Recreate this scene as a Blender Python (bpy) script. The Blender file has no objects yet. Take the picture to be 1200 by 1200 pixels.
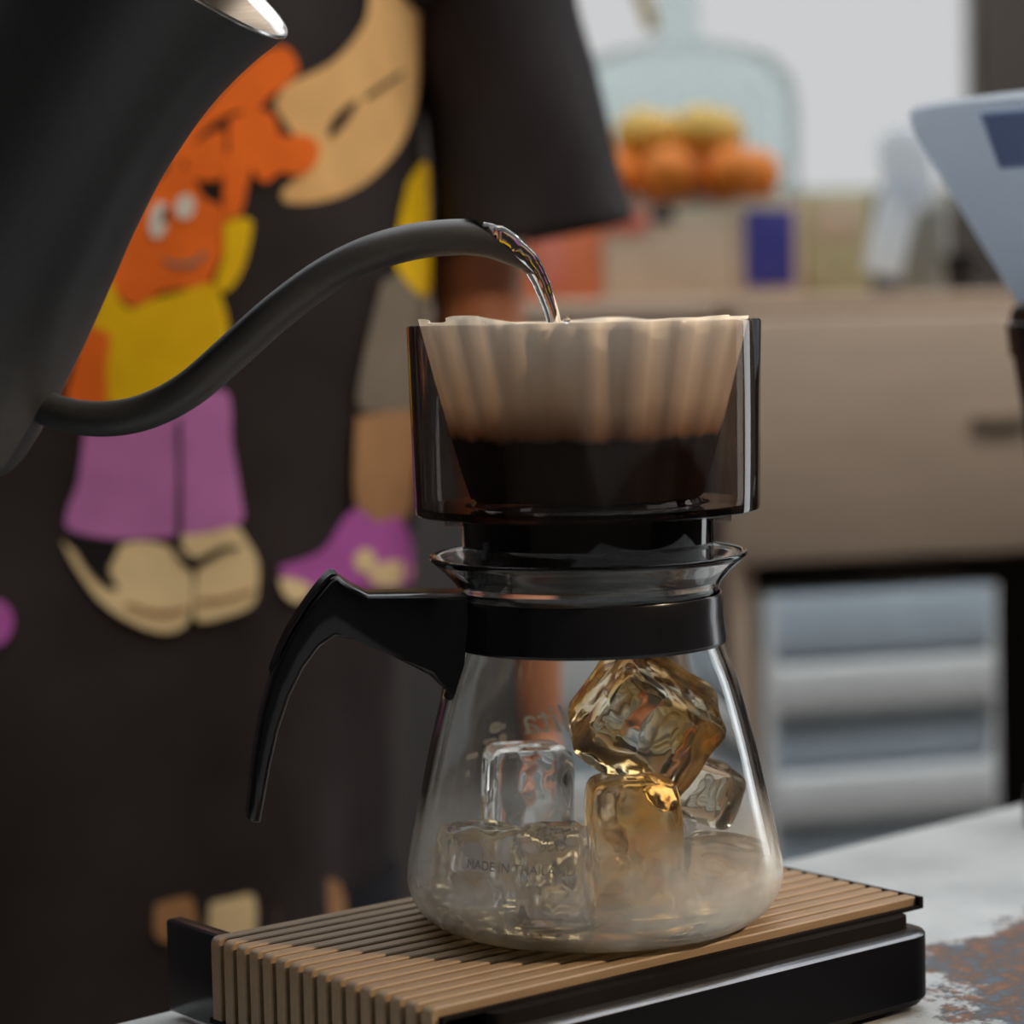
import bpy, bmesh, math, random
from math import sin, cos, pi, radians, sqrt
from mathutils import Vector, Matrix, Euler, noise
from mathutils.geometry import delaunay_2d_cdt

scene = bpy.context.scene
COL = scene.collection

# ------------------------------------------------------------------ camera
F = 3000.0                        # focal length in pixels of the 1200 px frame
ROLL = radians(1.3)
PITCH = math.atan((600 - 368) / F)
DIST = 0.75                       # camera to carafe axis along world Y
_R0 = Vector((1, 0, 0))
_FW = Vector((0, cos(PITCH), -sin(PITCH)))
_DN = Vector((0, -sin(PITCH), -cos(PITCH)))
IR = _R0 * cos(ROLL) + _DN * sin(ROLL)
ID = -_R0 * sin(ROLL) + _DN * cos(ROLL)
def ray(px, py):
    return IR * (px - 600) + ID * (py - 600) + _FW * F
_r = ray(698, 1076)
CAM = -_r * (DIST / _r.y)         # the carafe's foot is the world origin
def P(px, py, y):
    r = ray(px, py); return CAM + r * ((y - CAM.y) / r.y)
def G(px, py, z):
    r = ray(px, py); return CAM + r * ((z - CAM.z) / r.z)

cam_d = bpy.data.cameras.new('camera')
cam = bpy.data.objects.new('camera', cam_d); COL.objects.link(cam)
cam_d.sensor_width = 36.0; cam_d.lens = F / 1200 * 36.0
cam_d.clip_start = 0.02; cam_d.clip_end = 60
m = Matrix.Identity(4)
for i in range(3):
    m[i][0] = IR[i]; m[i][1] = -ID[i]; m[i][2] = -_FW[i]; m[i][3] = CAM[i]
cam.matrix_world = m
cam_d.dof.use_dof = True
cam_d.dof.focus_distance = 0.735
cam_d.dof.aperture_fstop = 8.0
scene.camera = cam

# ------------------------------------------------------------------ light
world = bpy.data.worlds.new('world'); scene.world = world
world.use_nodes = True
bg = world.node_tree.nodes['Background']
bg.inputs[0].default_value = (0.93, 0.97, 1.0, 1); bg.inputs[1].default_value = 2.6
scene.view_settings.view_transform = 'Standard'
scene.view_settings.look = 'None'
scene.view_settings.exposure = 0.0
scene.view_settings.gamma = 1.0
scene.cycles.max_bounces = 20
scene.cycles.transmission_bounces = 20
scene.cycles.transparent_max_bounces = 24
scene.cycles.sample_clamp_indirect = 4.0

def lamp_spot(name, loc, target, power, color, size, angle, blend):
    d = bpy.data.lights.new(name, 'SPOT'); d.energy = power; d.color = color
    d.shadow_soft_size = size; d.spot_size = angle; d.spot_blend = blend
    o = bpy.data.objects.new(name, d); COL.objects.link(o)
    o.location = loc
    o.rotation_euler = (Vector(target) - Vector(loc)).to_track_quat('-Z', 'Y').to_euler()
    return o
lamp_spot('warm_spotlight', (1.05, -0.36, 0.84), (-0.07, 0.015, 0.04), 92.0, (1.0, 0.77, 0.52), 0.012, radians(14), 0.45)
lamp_spot('warm_spotlight', (0.85, -0.75, 1.25), (-0.24, 0.48, 0.08), 40.0, (1.0, 0.80, 0.58), 0.03, radians(20), 0.8)  # added fill spot that brightens the shirt print, not a known fixture

# ------------------------------------------------------------------ helpers
MATS = {}
def new_mat(name):
    mt = bpy.data.materials.new(name); mt.use_nodes = True
    MATS[name] = mt
    nt = mt.node_tree
    return mt, nt, nt.nodes['Principled BSDF'], nt.nodes['Material Output']
def srgb(r, g, b):
    f = lambda c: (c / 255 / 12.92) if c / 255 <= 0.04045 else ((c / 255 + 0.055) / 1.055) ** 2.4
    return (f(r), f(g), f(b), 1)
def pbr(name, col, rough=0.5, metal=0.0, vary=0.0, scale=30.0, bump=0.0, bscale=200.0, coat=0.0, spec=0.5, stretch=None):
    mt, nt, b, out = new_mat(name)
    b.inputs['Base Color'].default_value = col
    b.inputs['Roughness'].default_value = rough
    b.inputs['Metallic'].default_value = metal
    b.inputs['Specular IOR Level'].default_value = spec
    b.inputs['Coat Weight'].default_value = coat
    tc = nt.nodes.new('ShaderNodeTexCoord')
    vec = tc.outputs['Object']
    if stretch:
        mp = nt.nodes.new('ShaderNodeMapping'); mp.inputs['Scale'].default_value = stretch
        nt.links.new(vec, mp.inputs[0]); vec = mp.outputs[0]
    if vary > 0:
        n = nt.nodes.new('ShaderNodeTexNoise'); n.inputs['Scale'].default_value = scale; n.inputs['Detail'].default_value = 4
        nt.links.new(vec, n.inputs['Vector'])
        r = nt.nodes.new('ShaderNodeValToRGB')
        r.color_ramp.elements[0].position = 0.3; r.color_ramp.elements[1].position = 0.7
        lo = [c * (1 - vary) for c in col[:3]] + [1]; hi = [min(1, c * (1 + vary)) for c in col[:3]] + [1]
        r.color_ramp.elements[0].color = lo; r.color_ramp.elements[1].color = hi
        nt.links.new(n.outputs['Fac'], r.inputs[0]); nt.links.new(r.outputs[0], b.inputs['Base Color'])
    if bump > 0:
        n2 = nt.nodes.new('ShaderNodeTexNoise'); n2.inputs['Scale'].default_value = bscale; n2.inputs['Detail'].default_value = 3
        nt.links.new(vec, n2.inputs['Vector'])
        bp = nt.nodes.new('ShaderNodeBump'); bp.inputs['Strength'].default_value = bump; bp.inputs['Distance'].default_value = 0.002
        nt.links.new(n2.outputs['Fac'], bp.inputs['Height']); nt.links.new(bp.outputs[0], b.inputs['Normal'])
    return mt
def thin_clear(name, tint, ior=1.45, rough=0.03, absorb=None, density=0.0):
    """thin clear plastic or pane: straight-through transmission, Fresnel gloss, absorbing body"""
    mt, nt, b, out = new_mat(name)
    nt.nodes.remove(b)
    t = nt.nodes.new('ShaderNodeBsdfTransparent'); t.inputs[0].default_value = tint
    g = nt.nodes.new('ShaderNodeBsdfGlossy'); g.inputs['Roughness'].default_value = rough
    # the walls are thin: the same Fresnel gloss on entering and on leaving the sheet
    fr = nt.nodes.new('ShaderNodeFresnel'); ge = nt.nodes.new('ShaderNodeNewGeometry')
    mi = nt.nodes.new('ShaderNodeMapRange'); mi.inputs['To Min'].default_value = ior; mi.inputs['To Max'].default_value = 1.0 / ior
    nt.links.new(ge.outputs['Backfacing'], mi.inputs['Value']); nt.links.new(mi.outputs[0], fr.inputs['IOR'])
    mx = nt.nodes.new('ShaderNodeMixShader')
    nt.links.new(fr.outputs[0], mx.inputs[0]); nt.links.new(t.outputs[0], mx.inputs[1]); nt.links.new(g.outputs[0], mx.inputs[2])
    nt.links.new(mx.outputs[0], out.inputs['Surface'])
    if absorb:
        v = nt.nodes.new('ShaderNodeVolumeAbsorption'); v.inputs['Color'].default_value = absorb; v.inputs['Density'].default_value = density
        nt.links.new(v.outputs[0], out.inputs['Volume'])
    return mt

def link_mesh(name, verts, faces, mat=None, parent=None, smooth=True, sharp=None):
    me = bpy.data.meshes.new(name); me.from_pydata([tuple(v) for v in verts], [], faces); me.update()
    return link_me(name, me, mat, parent, smooth, sharp)
def link_me(name, me, mat=None, parent=None, smooth=True, sharp=None):
    bm = bmesh.new(); bm.from_mesh(me)
    bmesh.ops.recalc_face_normals(bm, faces=bm.faces)
    for f in bm.faces: f.smooth = smooth
    if smooth:
        a = radians(sharp or 38)
        for e in bm.edges:
            if len(e.link_faces) == 2 and e.calc_face_angle(0) > a: e.smooth = False
    bm.to_mesh(me); bm.free()
    if mat: me.materials.append(mat)
    o = bpy.data.objects.new(name, me); COL.objects.link(o)
    if parent: o.parent = parent
    return o
def empty(name, loc=(0, 0, 0), rot=(0, 0, 0)):
    o = bpy.data.objects.new(name, None); COL.objects.link(o)
    o.location = loc; o.rotation_euler = rot; o.empty_display_size = 0.02
    return o
def tag(o, label, cat, group=None):
    o['label'] = label; o['category'] = cat
    if group: o['group'] = group
    return o
def structure(o, label=None):
    o['kind'] = 'structure'
    if label: o['label'] = label
    return o
def lathe(profile, seg=64, closed=False, mod=None):
    vs, fs = [], []; n = len(profile)
    for i in range(seg):
        a = 2 * pi * i / seg
        for (r, z) in profile:
            rr = mod(a, r, z) if mod else r
            vs.append((rr * cos(a), rr * sin(a), z))
    m_ = n if closed else n - 1
    for i in range(seg):
        j = (i + 1) % seg
        for k in range(m_):
            l = (k + 1) % n
            fs.append((i * n + k, j * n + k, j * n + l, i * n + l))
    return vs, fs
def clean(name, vs, fs, dist=1e-6):
    me = bpy.data.meshes.new(name); me.from_pydata([tuple(v) for v in vs], [], fs)
    bm = bmesh.new(); bm.from_mesh(me); bmesh.ops.remove_doubles(bm, verts=bm.verts, dist=dist)
    bmesh.ops.dissolve_degenerate(bm, dist=dist, edges=bm.edges)
    bm.to_mesh(me); bm.free()
    return me
def lathe_obj(name, profile, mat, parent=None, seg=64, closed=False, mod=None, sharp=None):
    vs, fs = lathe(profile, seg, closed, mod)
    return link_me(name, clean(name, vs, fs), mat, parent, True, sharp)
def smooth_path(pts, n=6):
    """Catmull-Rom through Vector/tuple points of any dimension"""
    out = []
    for i in range(len(pts) - 1):
        p0 = pts[max(0, i - 1)]; p1 = pts[i]; p2 = pts[i + 1]; p3 = pts[min(len(pts) - 1, i + 2)]
        for k in range(n):
            t = k / n
            out.append(tuple(0.5 * ((2 * b) + (-a + c) * t + (2 * a - 5 * b + 4 * c - d) * t * t + (-a + 3 * b - 3 * c + d) * t ** 3)
                             for a, b, c, d in zip(p0, p1, p2, p3)))
    out.append(tuple(pts[-1]))
    return out
def tube(path, radii, seg=16, cap=True, cut=None, squash=None):
    """path: list of Vector; radii: list"""
    vs, fs = [], []
    path = [Vector(p) for p in path]; n = len(path)
    up = Vector((0, 1, 0))
    for i, p in enumerate(path):
        t = (path[min(n - 1, i + 1)] - path[max(0, i - 1)]).normalized()
        if abs(t.dot(up)) > 0.95: u0 = Vector((1, 0, 0))
        else: u0 = up
        a = (u0 - t * u0.dot(t)).normalized(); b = t.cross(a)
        sq = squash[i] if squash else 1.0
        for k in range(seg):
            th = 2 * pi * k / seg
            v = p + (a * cos(th) * sq + b * sin(th)) * radii[i]
            if cut and (i == n - 1 or (i > n - 14 and (v - cut[0]).dot(cut[1]) > 0)):
                c, nn = cut
                v = v + t * ((c - v).dot(nn) / t.dot(nn))
            vs.append(v)
    for i in range(n - 1):
        for k in range(seg):
            l = (k + 1) % seg
            fs.append((i * seg + k, i * seg + l, (i + 1) * seg + l, (i + 1) * seg + k))
    if cap:
        fs.append(tuple(range(seg))[::-1]); fs.append(tuple((n - 1) * seg + k for k in range(seg)))
    return vs, fs
def box_me(name, sx, sy, sz, bevel=0.0, seg=2, cz=0.0):
    bm = bmesh.new(); bmesh.ops.create_cube(bm, size=1)
    for v in bm.verts: v.co = Vector((v.co.x * sx, v.co.y * sy, v.co.z * sz + cz))
    if bevel > 0:
        bmesh.ops.bevel(bm, geom=list(bm.edges), offset=bevel, segments=seg, profile=0.5, affect='EDGES')
    me = bpy.data.meshes.new(name); bm.to_mesh(me); bm.free()
    return me
def box(name, size, loc, mat, parent=None, bevel=0.001, rot=None):
    o = link_me(name, box_me(name, *size, bevel=bevel), mat, parent, True, 50)
    o.location = loc
    if rot: o.rotation_euler = rot
    return o
def rrect(sx, sy, r, n=6):
    pts = []
    for (cx, cy, a0) in ((sx / 2 - r, sy / 2 - r, 0), (-sx / 2 + r, sy / 2 - r, pi / 2), (-sx / 2 + r, -sy / 2 + r, pi), (sx / 2 - r, -sy / 2 + r, 3 * pi / 2)):
        for k in range(n + 1):
            a = a0 + pi / 2 * k / n
            pts.append((cx + r * cos(a), cy + r * sin(a)))
    return pts
def extrude_outline(outlines):
    """outlines: list of (list of xy, z); stacked loops of equal length"""
    vs, fs = [], []; n = len(outlines[0][0])
    for pts, z in outlines: vs += [(x, y, z) for x, y in pts]
    for k in range(len(outlines) - 1):
        for i in range(n):
            j = (i + 1) % n
            fs.append((k * n + i, k * n + j, (k + 1) * n + j, (k + 1) * n + i))
    fs.append(tuple(range(n))[::-1]); fs.append(tuple((len(outlines) - 1) * n + i for i in range(n)))
    return vs, fs
def subsurf(o, lv=1):
    md = o.modifiers.new('subdivision', 'SUBSURF'); md.levels = lv; md.render_levels = lv
    return o
def solidify(o, t, off=0):
    md = o.modifiers.new('thickness', 'SOLIDIFY'); md.thickness = t; md.offset = off
    return o

# ------------------------------------------------------------------ materials
M_black_plastic = pbr('black_plastic', (0.005, 0.005, 0.007, 1), 0.2, bump=0.03, bscale=300, spec=0.35)
M_black_gloss = pbr('black_gloss_metal', (0.003, 0.003, 0.004, 1), 0.4, vary=0.2, spec=0.06)
M_chrome_rim = pbr('satin_rim', (0.16, 0.16, 0.17, 1), 0.24, metal=0.9, vary=0.15, scale=80)
M_slat = pbr('tan_slat', srgb(122, 100, 74), 0.5, vary=0.10, scale=60, bump=0.15, bscale=500, stretch=(1, 8, 8))
M_slatbed = pbr('slat_bed', (0.008, 0.007, 0.007, 1), 0.8, vary=0.2, spec=0.04)
M_kettle = pbr('matte_black_coating', (0.031, 0.031, 0.033, 1), 0.46, vary=0.1, scale=400, bump=0.06, bscale=2500)
M_steel = pbr('brushed_steel', (0.62, 0.60, 0.57, 1), 0.22, metal=1.0, vary=0.08, scale=200, stretch=(1, 1, 14))
M_lining = pbr('steel_tan_reflection', (0.40, 0.31, 0.23, 1), 0.32, metal=1.0, vary=0.15, scale=120, stretch=(1, 1, 14))  # darker tan imitates reflections, painted into the steel's colour
M_print_white = pbr('white_print', (0.9, 0.87, 0.80, 1), 0.6, vary=0.05)
M_print_grey = pbr('grey_print', (0.16, 0.15, 0.14, 1), 0.6, vary=0.1)
M_skin = pbr('skin', srgb(206, 128, 88), 0.5, vary=0.12, scale=25)
M_hair = pbr('black_hair', (0.01, 0.009, 0.009, 1), 0.4, vary=0.2, stretch=(30, 30, 2))
M_shirt = pbr('black_cotton', srgb(52, 46, 46), 0.9, vary=0.22, scale=18, bump=0.3, bscale=900, spec=0.2)
M_trouser = pbr('navy_trouser_cloth', srgb(22, 23, 30), 0.9, vary=0.2, bump=0.2, bscale=700, spec=0.2)
M_wall = pbr('dark_plaster', srgb(70, 62, 56), 0.9, vary=0.12, scale=6)
M_wall_front = pbr('warm_plaster', srgb(118, 110, 102), 0.9, vary=0.1, scale=6)
M_ceiling = pbr('ceiling_paint', srgb(150, 146, 140), 0.9, vary=0.05, scale=4)
M_floor = pbr('floor_concrete', srgb(70, 62, 56), 0.7, vary=0.2, scale=5)
M_frame = pbr('window_frame_paint', srgb(120, 115, 106), 0.5, vary=0.08)
M_cabinet = pbr('beige_laminate', srgb(196, 170, 146), 0.55, vary=0.08, scale=8, stretch=(1, 1, 10))
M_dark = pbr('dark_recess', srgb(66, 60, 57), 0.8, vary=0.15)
M_white_pl = pbr('white_plastic', srgb(232, 232, 230), 0.35, vary=0.03)
M_blue_pl = pbr('pale_blue_plastic', srgb(200, 214, 224), 0.35, vary=0.05)
M_pane = thin_clear('sky_dimming_pane', (0.508, 0.50, 0.495, 1), 1.3, 0.02)  # made-up tint, dims the bright sky seen through the window

def mat_glass():
    mt, nt, b, out = new_mat('carafe_glass')
    nt.nodes.remove(b)
    g = nt.nodes.new('ShaderNodeBsdfGlass'); g.inputs['IOR'].default_value = 1.46
    g.inputs['Color'].default_value = (0.985, 0.99, 0.985, 1); g.inputs['Roughness'].default_value = 0.0
    # condensation film on the cold lower part: fine droplets scatter the light
    d = nt.nodes.new('ShaderNodeBsdfTranslucent'); d.inputs[0].default_value = (0.95, 0.96, 0.96, 1)
    d2 = nt.nodes.new('ShaderNodeBsdfDiffuse'); d2.inputs[0].default_value = (0.92, 0.94, 0.94, 1)
    ms = nt.nodes.new('ShaderNodeMixShader'); ms.inputs[0].default_value = 0.45
    nt.links.new(d.outputs[0], ms.inputs[1]); nt.links.new(d2.outputs[0], ms.inputs[2])
    tc = nt.nodes.new('ShaderNodeTexCoord')
    sp = nt.nodes.new('ShaderNodeSeparateXYZ'); nt.links.new(tc.outputs['Object'], sp.inputs[0])
    nz = nt.nodes.new('ShaderNodeTexNoise'); nz.inputs['Scale'].default_value = 45; nz.inputs['Detail'].default_value = 3
    nt.links.new(tc.outputs['Object'], nz.inputs['Vector'])
    ad = nt.nodes.new('ShaderNodeMath'); ad.operation = 'MULTIPLY_ADD'; ad.inputs[1].default_value = 0.028
    nt.links.new(nz.outputs['Fac'], ad.inputs[0]); nt.links.new(sp.outputs['Z'], ad.inputs[2])
    mr = nt.nodes.new('ShaderNodeMapRange')
    mr.inputs['From Min'].default_value = 0.056; mr.inputs['From Max'].default_value = 0.028
    mr.inputs['To Min'].default_value = 0.0; mr.inputs['To Max'].default_value = 0.34
    nt.links.new(ad.outputs[0], mr.inputs['Value'])
    fine = nt.nodes.new('ShaderNodeTexNoise'); fine.inputs['Scale'].default_value = 38; fine.inputs['Detail'].default_value = 3
    nt.links.new(tc.outputs['Object'], fine.inputs['Vector'])
    mu = nt.nodes.new('ShaderNodeMath'); mu.operation = 'MULTIPLY'
    fr = nt.nodes.new('ShaderNodeMapRange'); fr.inputs['From Min'].default_value = 0.3; fr.inputs['From Max'].default_value = 0.7
    fr.inputs['To Min'].default_value = 0.35; fr.inputs['To Max'].default_value = 1.3
    nt.links.new(fine.outputs['Fac'], fr.inputs['Value'])
    nt.links.new(mr.outputs[0], mu.inputs[0]); nt.links.new(fr.outputs[0], mu.inputs[1])
    mx = nt.nodes.new('ShaderNodeMixShader')
    nt.links.new(mu.outputs[0], mx.inputs[0]); nt.links.new(g.outputs[0], mx.inputs[1]); nt.links.new(ms.outputs[0], mx.inputs[2])
    nt.links.new(mx.outputs[0], out.inputs['Surface'])
    return mt
M_glass = mat_glass()

def mat_ice(name, clear, tint, amount, frost, rough=0.0):
    mt, nt, b, out = new_mat(name)
    nt.nodes.remove(b)
    tc = nt.nodes.new('ShaderNodeTexCoord')
    n = nt.nodes.new('ShaderNodeTexNoise'); n.inputs['Scale'].default_value = 0.06; n.inputs['Detail'].default_value = 3
    nt.links.new(tc.outputs['Object'], n.inputs['Vector'])
    r = nt.nodes.new('ShaderNodeValToRGB')
    r.color_ramp.elements[0].position = 0.62 - amount * 0.35; r.color_ramp.elements[0].color = clear
    r.color_ramp.elements[1].position = 0.80 - amount * 0.25; r.color_ramp.elements[1].color = tint
    nt.links.new(n.outputs['Fac'], r.inputs[0])
    g = nt.nodes.new('ShaderNodeBsdfGlass'); g.inputs['IOR'].default_value = 1.31; g.inputs['Roughness'].default_value = rough
    nt.links.new(r.outputs[0], g.inputs['Color'])
    n2 = nt.nodes.new('ShaderNodeTexNoise'); n2.inputs['Scale'].default_value = 0.065; n2.inputs['Detail'].default_value = 1.0
    nt.links.new(tc.outputs['Object'], n2.inputs['Vector'])
    bp = nt.nodes.new('ShaderNodeBump'); bp.inputs['Strength'].default_value = 0.16; bp.inputs['Distance'].default_value = 0.8
    nt.links.new(n2.outputs['Fac'], bp.inputs['Height']); nt.links.new(bp.outputs[0], g.inputs['Normal'])
    t = nt.nodes.new('ShaderNodeBsdfTranslucent'); nt.links.new(r.outputs[0], t.inputs[0])
    mx = nt.nodes.new('ShaderNodeMixShader')
    mr = nt.nodes.new('ShaderNodeMapRange'); mr.inputs['From Min'].default_value = 0.45; mr.inputs['From Max'].default_value = 0.7
    mr.inputs['To Min'].default_value = 0.0; mr.inputs['To Max'].default_value = frost
    nt.links.new(n2.outputs['Fac'], mr.inputs['Value'])
    nt.links.new(mr.outputs[0], mx.inputs[0]); nt.links.new(g.outputs[0], mx.inputs[1]); nt.links.new(t.outputs[0], mx.inputs[2])
    nt.links.new(mx.outputs[0], out.inputs['Surface'])
    return mt
M_ice = mat_ice('clear_ice', (0.995, 0.995, 0.995, 1), (0.97, 0.95, 0.90, 1), 0.2, 0.12)
M_ice_amber = mat_ice('coffee_stained_ice', (0.99, 0.965, 0.90, 1), (0.94, 0.64, 0.24, 1), 0.66, 0.32, 0.10)
M_ice_tan = mat_ice('pale_stained_ice', (0.985, 0.97, 0.94, 1), (0.93, 0.82, 0.66, 1), 0.6, 0.12)

def mat_clear(name, col, ior, rough=0.0):
    mt, nt, b, out = new_mat(name)
    b.inputs['Base Color'].default_value = col; b.inputs['Transmission Weight'].default_value = 1.0
    b.inputs['IOR'].default_value = ior; b.inputs['Roughness'].default_value = rough
    return mt
M_water = mat_clear('water', (0.99, 0.99, 0.985, 1), 1.33)
M_coffee_thin = mat_clear('diluted_coffee', (0.93, 0.70, 0.38, 1), 1.33)
M_smoke = thin_clear('smoked_plastic', (0.93, 0.91, 0.90, 1), 1.49, 0.02, (0.50, 0.45, 0.42, 1), 190.0)
M_smoke_dark = thin_clear('smoked_plastic_thick', (0.55, 0.52, 0.52, 1), 1.49, 0.04, (0.4, 0.38, 0.38, 1), 900.0)

def mat_paper():
    mt, nt, b, out = new_mat('filter_paper')
    nt.nodes.remove(b)
    tc = nt.nodes.new('ShaderNodeTexCoord'); sp = nt.nodes.new('ShaderNodeSeparateXYZ')
    nt.links.new(tc.outputs['Object'], sp.inputs[0])
    nz = nt.nodes.new('ShaderNodeTexNoise'); nz.inputs['Scale'].default_value = 90; nz.inputs['Detail'].default_value = 4
    nt.links.new(tc.outputs['Object'], nz.inputs['Vector'])
    ad = nt.nodes.new('ShaderNodeMath'); ad.operation = 'MULTIPLY_ADD'; ad.inputs[1].default_value = 0.006
    nt.links.new(nz.outputs['Fac'], ad.inputs[0]); nt.links.new(sp.outputs['Z'], ad.inputs[2])
    r = nt.nodes.new('ShaderNodeValToRGB')
    mr = nt.nodes.new('ShaderNodeMapRange'); mr.inputs['From Min'].default_value = 0.120; mr.inputs['From Max'].default_value = 0.180
    nt.links.new(ad.outputs[0], mr.inputs['Value']); nt.links.new(mr.outputs[0], r.inputs[0])
    e = r.color_ramp.elements          # wetted by the slurry up to its level, stained above it
    e[0].position = 0.435; e[0].color = (0.025, 0.014, 0.009, 1)
    e[1].position = 1.0; e[1].color = (0.86, 0.82, 0.76, 1)
    k = r.color_ramp.elements.new(0.475); k.color = (0.30, 0.17, 0.09, 1)
    k = r.color_ramp.elements.new(0.62); k.color = (0.62, 0.51, 0.40, 1)
    d = nt.nodes.new('ShaderNodeBsdfDiffuse'); t = nt.nodes.new('ShaderNodeBsdfTranslucent')
    nt.links.new(r.outputs[0], d.inputs[0]); nt.links.new(r.outputs[0], t.inputs[0])
    mx = nt.nodes.new('ShaderNodeMixShader'); mx.inputs[0].default_value = 0.5
    nt.links.new(d.outputs[0], mx.inputs[1]); nt.links.new(t.outputs[0], mx.inputs[2])
    nt.links.new(mx.outputs[0], out.inputs['Surface'])
    return mt
M_paper = mat_paper()
M_slurry = pbr('wet_coffee_grounds', (0.03, 0.016, 0.010, 1), 0.35, vary=0.4, scale=300, bump=0.6, bscale=900)

# ------------------------------------------------------------------ setting
ZT = -0.032                                    # table top
ZF = -0.80                                     # floor
YW = 2.55                                      # rear wall
UA = radians(38.5)                             # direction of the tray and the table
U = Vector((cos(UA), sin(UA), 0)); V = Vector((sin(UA), -cos(UA), 0))

def quad_slab(name, x0, x1, y0, y1, z0, z1, mat):
    o = link_me(name, box_me(name, x1 - x0, y1 - y0, z1 - z0), mat, None, False)
    o.location = ((x0 + x1) / 2, (y0 + y1) / 2, (z0 + z1) / 2)
    return structure(o)
quad_slab('floor', -2.4, 2.6, -2.2, 2.7, ZF - 0.1, ZF, M_floor)
quad_slab('ceiling', -2.4, 2.6, -1.7, -0.40, 1.75, 1.85, M_ceiling)
quad_slab('wall_front', -2.4, 2.6, -1.7, -1.6, ZF, 1.75, M_wall_front)
quad_slab('wall_right', 2.5, 2.6, -1.6, 1.75, ZF, 1.75, M_wall)
quad_slab('wall_left', -2.4, -2.3, -2.2, 2.7, ZF, 1.75, M_wall)
# rear wall with the window opening
wl = P(560, 0, YW).x; wr = P(1152, 60, YW).x; wz0 = P(900, 250, YW).z; wz1 = 1.35
def wall_with_hole():
    y0, y1 = YW, YW + 0.12
    xs = (-2.3, wl, wr, 2.6); zs = (ZF, wz0, wz1, 1.75)
    bm = bmesh.new()
    for i in range(3):
        for k in range(3):
            if i == 1 and k == 1: continue
            g = bmesh.ops.create_cube(bm, size=1)
            for v in g['verts']:
                v.co = Vector((xs[i] if v.co.x < 0 else xs[i + 1], y0 if v.co.y < 0 else y1, zs[k] if v.co.z < 0 else zs[k + 1]))
    bmesh.ops.remove_doubles(bm, verts=bm.verts, dist=1e-5)
    dup = {}
    for f in bm.faces: dup.setdefault(tuple(sorted(v.index for v in f.verts)), []).append(f)
    me = bpy.data.meshes.new('wall_back'); bm.to_mesh(me); bm.free()
    return me
w = link_me('wall_back', wall_with_hole(), M_wall, None, False); structure(w, 'dark plaster wall around the bright window')
win = empty('window_1', ((wl + wr) / 2, YW, wz0)); structure(win, 'bright window above the beige cabinet')
ww = wr - wl; wh = wz1 - wz0
for nm, sz, lc in (('window_frame', (ww, 0.05, 0.03), (0, 0.06, 0.015)), ('window_frame', (ww, 0.05, 0.03), (0, 0.06, wh - 0.015)),
                   ('window_frame', (0.03, 0.05, wh - 0.06), (-ww / 2 + 0.015, 0.06, wh / 2)), ('window_frame', (0.012, 0.05, wh - 0.06), (ww / 2 - 0.006, 0.06, wh / 2))):
    box(nm, sz, lc, M_frame, win, 0.004)
box('window_pane', (ww - 0.03, 0.004, wh - 0.06), (0, 0.06, wh / 2), M_pane, win, 0.0)

# ------------------------------------------------------------------ table
def mat_table():
    mt, nt, b, out = new_mat('worn_white_table_paint')
    tc = nt.nodes.new('ShaderNodeTexCoord')
    def nz(scale, detail=4, rough=0.6):
        n = nt.nodes.new('ShaderNodeTexNoise'); n.inputs['Scale'].default_value = scale; n.inputs['Detail'].default_value = detail
        n.inputs['Roughness'].default_value = rough
        nt.links.new(tc.outputs['Object'], n.inputs['Vector']); return n.outputs['Fac']
    def math(op, a, c, d=None):
        x = nt.nodes.new('ShaderNodeMath'); x.operation = op
        for i, s in enumerate((a, c, d)):
            if s is None: continue
            if isinstance(s, (int, float)): x.inputs[i].default_value = s
            else: nt.links.new(s, x.inputs[i])
        return x.outputs[0]
    # worn-through patch near the right end of the table
    dist = nt.nodes.new('ShaderNodeVectorMath'); dist.operation = 'DISTANCE'
    nt.links.new(tc.outputs['Object'], dist.inputs[0]); dist.inputs[1].default_value = TABLE_PATCH
    d0 = math('ADD', dist.outputs['Value'], math('MULTIPLY', math('SUBTRACT', nz(26, 9, 0.8), 0.5), 0.17))
    mask = nt.nodes.new('ShaderNodeMapRange'); mask.inputs['From Min'].default_value = 0.124; mask.inputs['From Max'].default_value = 0.118
    nt.links.new(d0, mask.inputs['Value'])
    r = nt.nodes.new('ShaderNodeValToRGB'); r.color_ramp.elements[0].position = 0.40; r.color_ramp.elements[1].position = 0.62
    r.color_ramp.elements[0].color = srgb(84, 104, 118); r.color_ramp.elements[1].color = srgb(150, 96, 62)
    k = r.color_ramp.elements.new(0.5); k.color = srgb(88, 74, 66)
    nt.links.new(nz(150, 6, 0.8), r.inputs[0])
    w = nt.nodes.new('ShaderNodeValToRGB'); w.color_ramp.elements[0].position = 0.35; w.color_ramp.elements[1].position = 0.6
    w.color_ramp.elements[0].color = srgb(176, 177, 176); w.color_ramp.elements[1].color = srgb(205, 205, 203)
    nt.links.new(nz(14, 5), w.inputs[0])
    mx = nt.nodes.new('ShaderNodeMix'); mx.data_type = 'RGBA'
    nt.links.new(mask.outputs[0], mx.inputs['Factor']); nt.links.new(w.outputs[0], mx.inputs['A']); nt.links.new(r.outputs[0], mx.inputs['B'])
    nt.links.new(mx.outputs['Result'], b.inputs['Base Color'])
    b.inputs['Roughness'].default_value = 0.45
    bp = nt.nodes.new('ShaderNodeBump'); bp.inputs['Strength'].default_value = 0.4; bp.inputs['Distance'].default_value = 0.001
    nt.links.new(nz(400, 4), bp.inputs['Height']); nt.links.new(bp.outputs[0], b.inputs['Normal'])
    return mt
far_a = G(150, 1192, ZT); far_b = G(1200, 938, ZT)
tdir = (far_b - far_a).normalized(); TA = math.atan2(tdir.y, tdir.x)
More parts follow.
